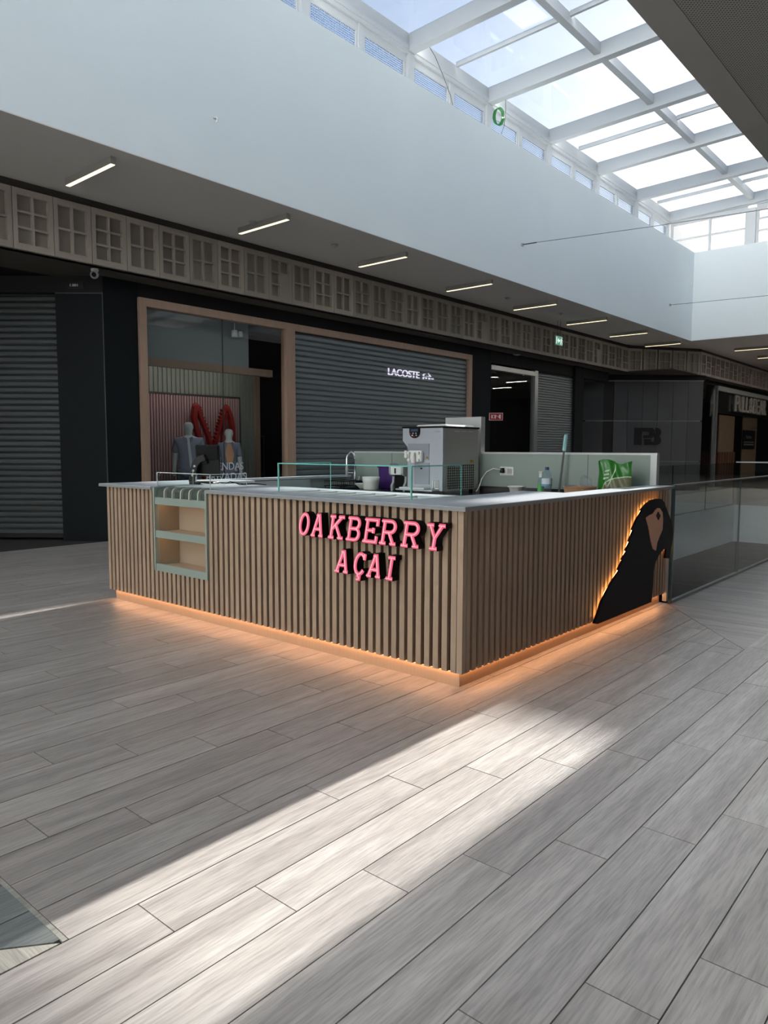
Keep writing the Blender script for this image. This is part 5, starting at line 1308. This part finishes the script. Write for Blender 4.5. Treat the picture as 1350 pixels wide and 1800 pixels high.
bag_patch(1,.0,1,0,.8,90,70,.005,ring).build('printed_edge', M_bagline, gbg)
curve = lambda u,v: abs((u - (.40+.12*math.sin(v*3.2-1.2)))) < .014 and v > .35
bag_patch(1,.2,.7,.3,.95,60,40,.005,curve).build('printed_curve', M_bagline, gbg)
blk = lambda u,v: (.25 < u < .38) and any(abs(v-(q_+.35*(u-.3))) < .022 for q_ in (.54,.63,.72)) 
bag_patch(1,.2,.45,.4,.9,40,40,.005,blk).build('printed_words', M_bagline, gbg)

# till monitor on the front counter
mo = thing('till_monitor', 'black till monitor seen from behind on a perforated leaning stand', 'monitor', (4.2,5.9,KZ))
cM = Vector((4.19,5.875,KZ)); rM = Vector((R0.x,R0.y,0)); rM = (Matrix.Rotation(math.radians(-8),3,'Z') @ rM).normalized(); nM = Vector((-rM.y,rM.x,0)); 
if nM.dot(fh) < 0: nM = -nM
MB().obox(cM+rM*.0+Vector((0,0,.012)), rM, nM, (0,0,1), .12, .085, .012).build('base', M_blackp, mo, bevel=.006)
# stand arm leaning up to the right with round holes shown as pale discs
armp = [(-.105,.02),(-.10,.06),(-.088,.13),(-.07,.19),(-.03,.235),(.03,.255)]
AF = lambda u,v,d: cM + rM*u + Vector((0,0,v)) + nM*d
MB().ribbon(armp, .062, AF, -.055, -.01).build('stand_arm', M_blackp, mo, bevel=.004)
for u, v in ((-.096,.085),(-.086,.13),(-.074,.172)):
    MB().add([], [])
    mb = MB(); ring_ = [(u+.011*math.cos(2*PI*i/12), v+.011*math.sin(2*PI*i/12)) for i in range(12)]
    mb.prism(ring_, AF, -.057, -.054); mb.build('arm_hole_disc', M_greyp, mo)
tl = math.radians(7)
upM = Vector((0,0,math.cos(tl))) + nM*math.sin(tl)*-1; upM.normalize(); nn = rM.cross(upM)
cS_ = cM + rM*.03 + Vector((0,0,.225)) + nM*.02
MB().obox(cS_ + rM*.006, rM, upM, nn, .115, .150, .014).build('screen_shell', M_blackp, mo, bevel=.008)
MB().obox(cS_ - nM*.02 + upM*.075 + rM*.006, rM, upM, nn, .112, .07, .012).build('rear_cover', M_blackm, mo, bevel=.01)
MB().obox(cS_ - nM*.026 - upM*.0 + rM*-.02, rM, upM, nn, .03, .03, .02).build('mount_plate', M_blackp, mo, bevel=.004)
MB().obox(cS_ + nM*.015 + rM*.006, rM, upM, nn, .106, .140, .002).build('glass_face', mat('screen_off', (10,11,13), .1), mo)
pc = thing('till_cables', 'loose black and white cables lying on the counter beside the monitor', 'cable', (4.4,5.6,KZ))
MB().tube([(4.28,5.85,KZ+.02),(4.34,5.72,KZ+.008),(4.28,5.60,KZ+.03),(4.36,5.50,KZ+.008),(4.34,5.36,KZ+.02),(4.40,5.22,KZ+.008)], .005, 6).build('black_cable', M_blackp, pc)
MB().tube([(4.26,5.83,KZ+.02),(4.22,5.68,KZ+.008),(4.31,5.56,KZ+.02),(4.25,5.42,KZ+.008),(4.38,5.28,KZ+.015)], .005, 6).build('black_cable', M_blackp, pc)
MB().tube([(4.10,5.80,KZ+.01),(4.08,5.66,KZ+.007),(4.18,5.55,KZ+.012),(4.12,5.42,KZ+.007)], .006, 6).build('white_cable', M_whitep, pc)
SC.cycles.use_denoising = True
SC.cycles.transparent_max_bounces = 16
SC.cycles.max_bounces = 10
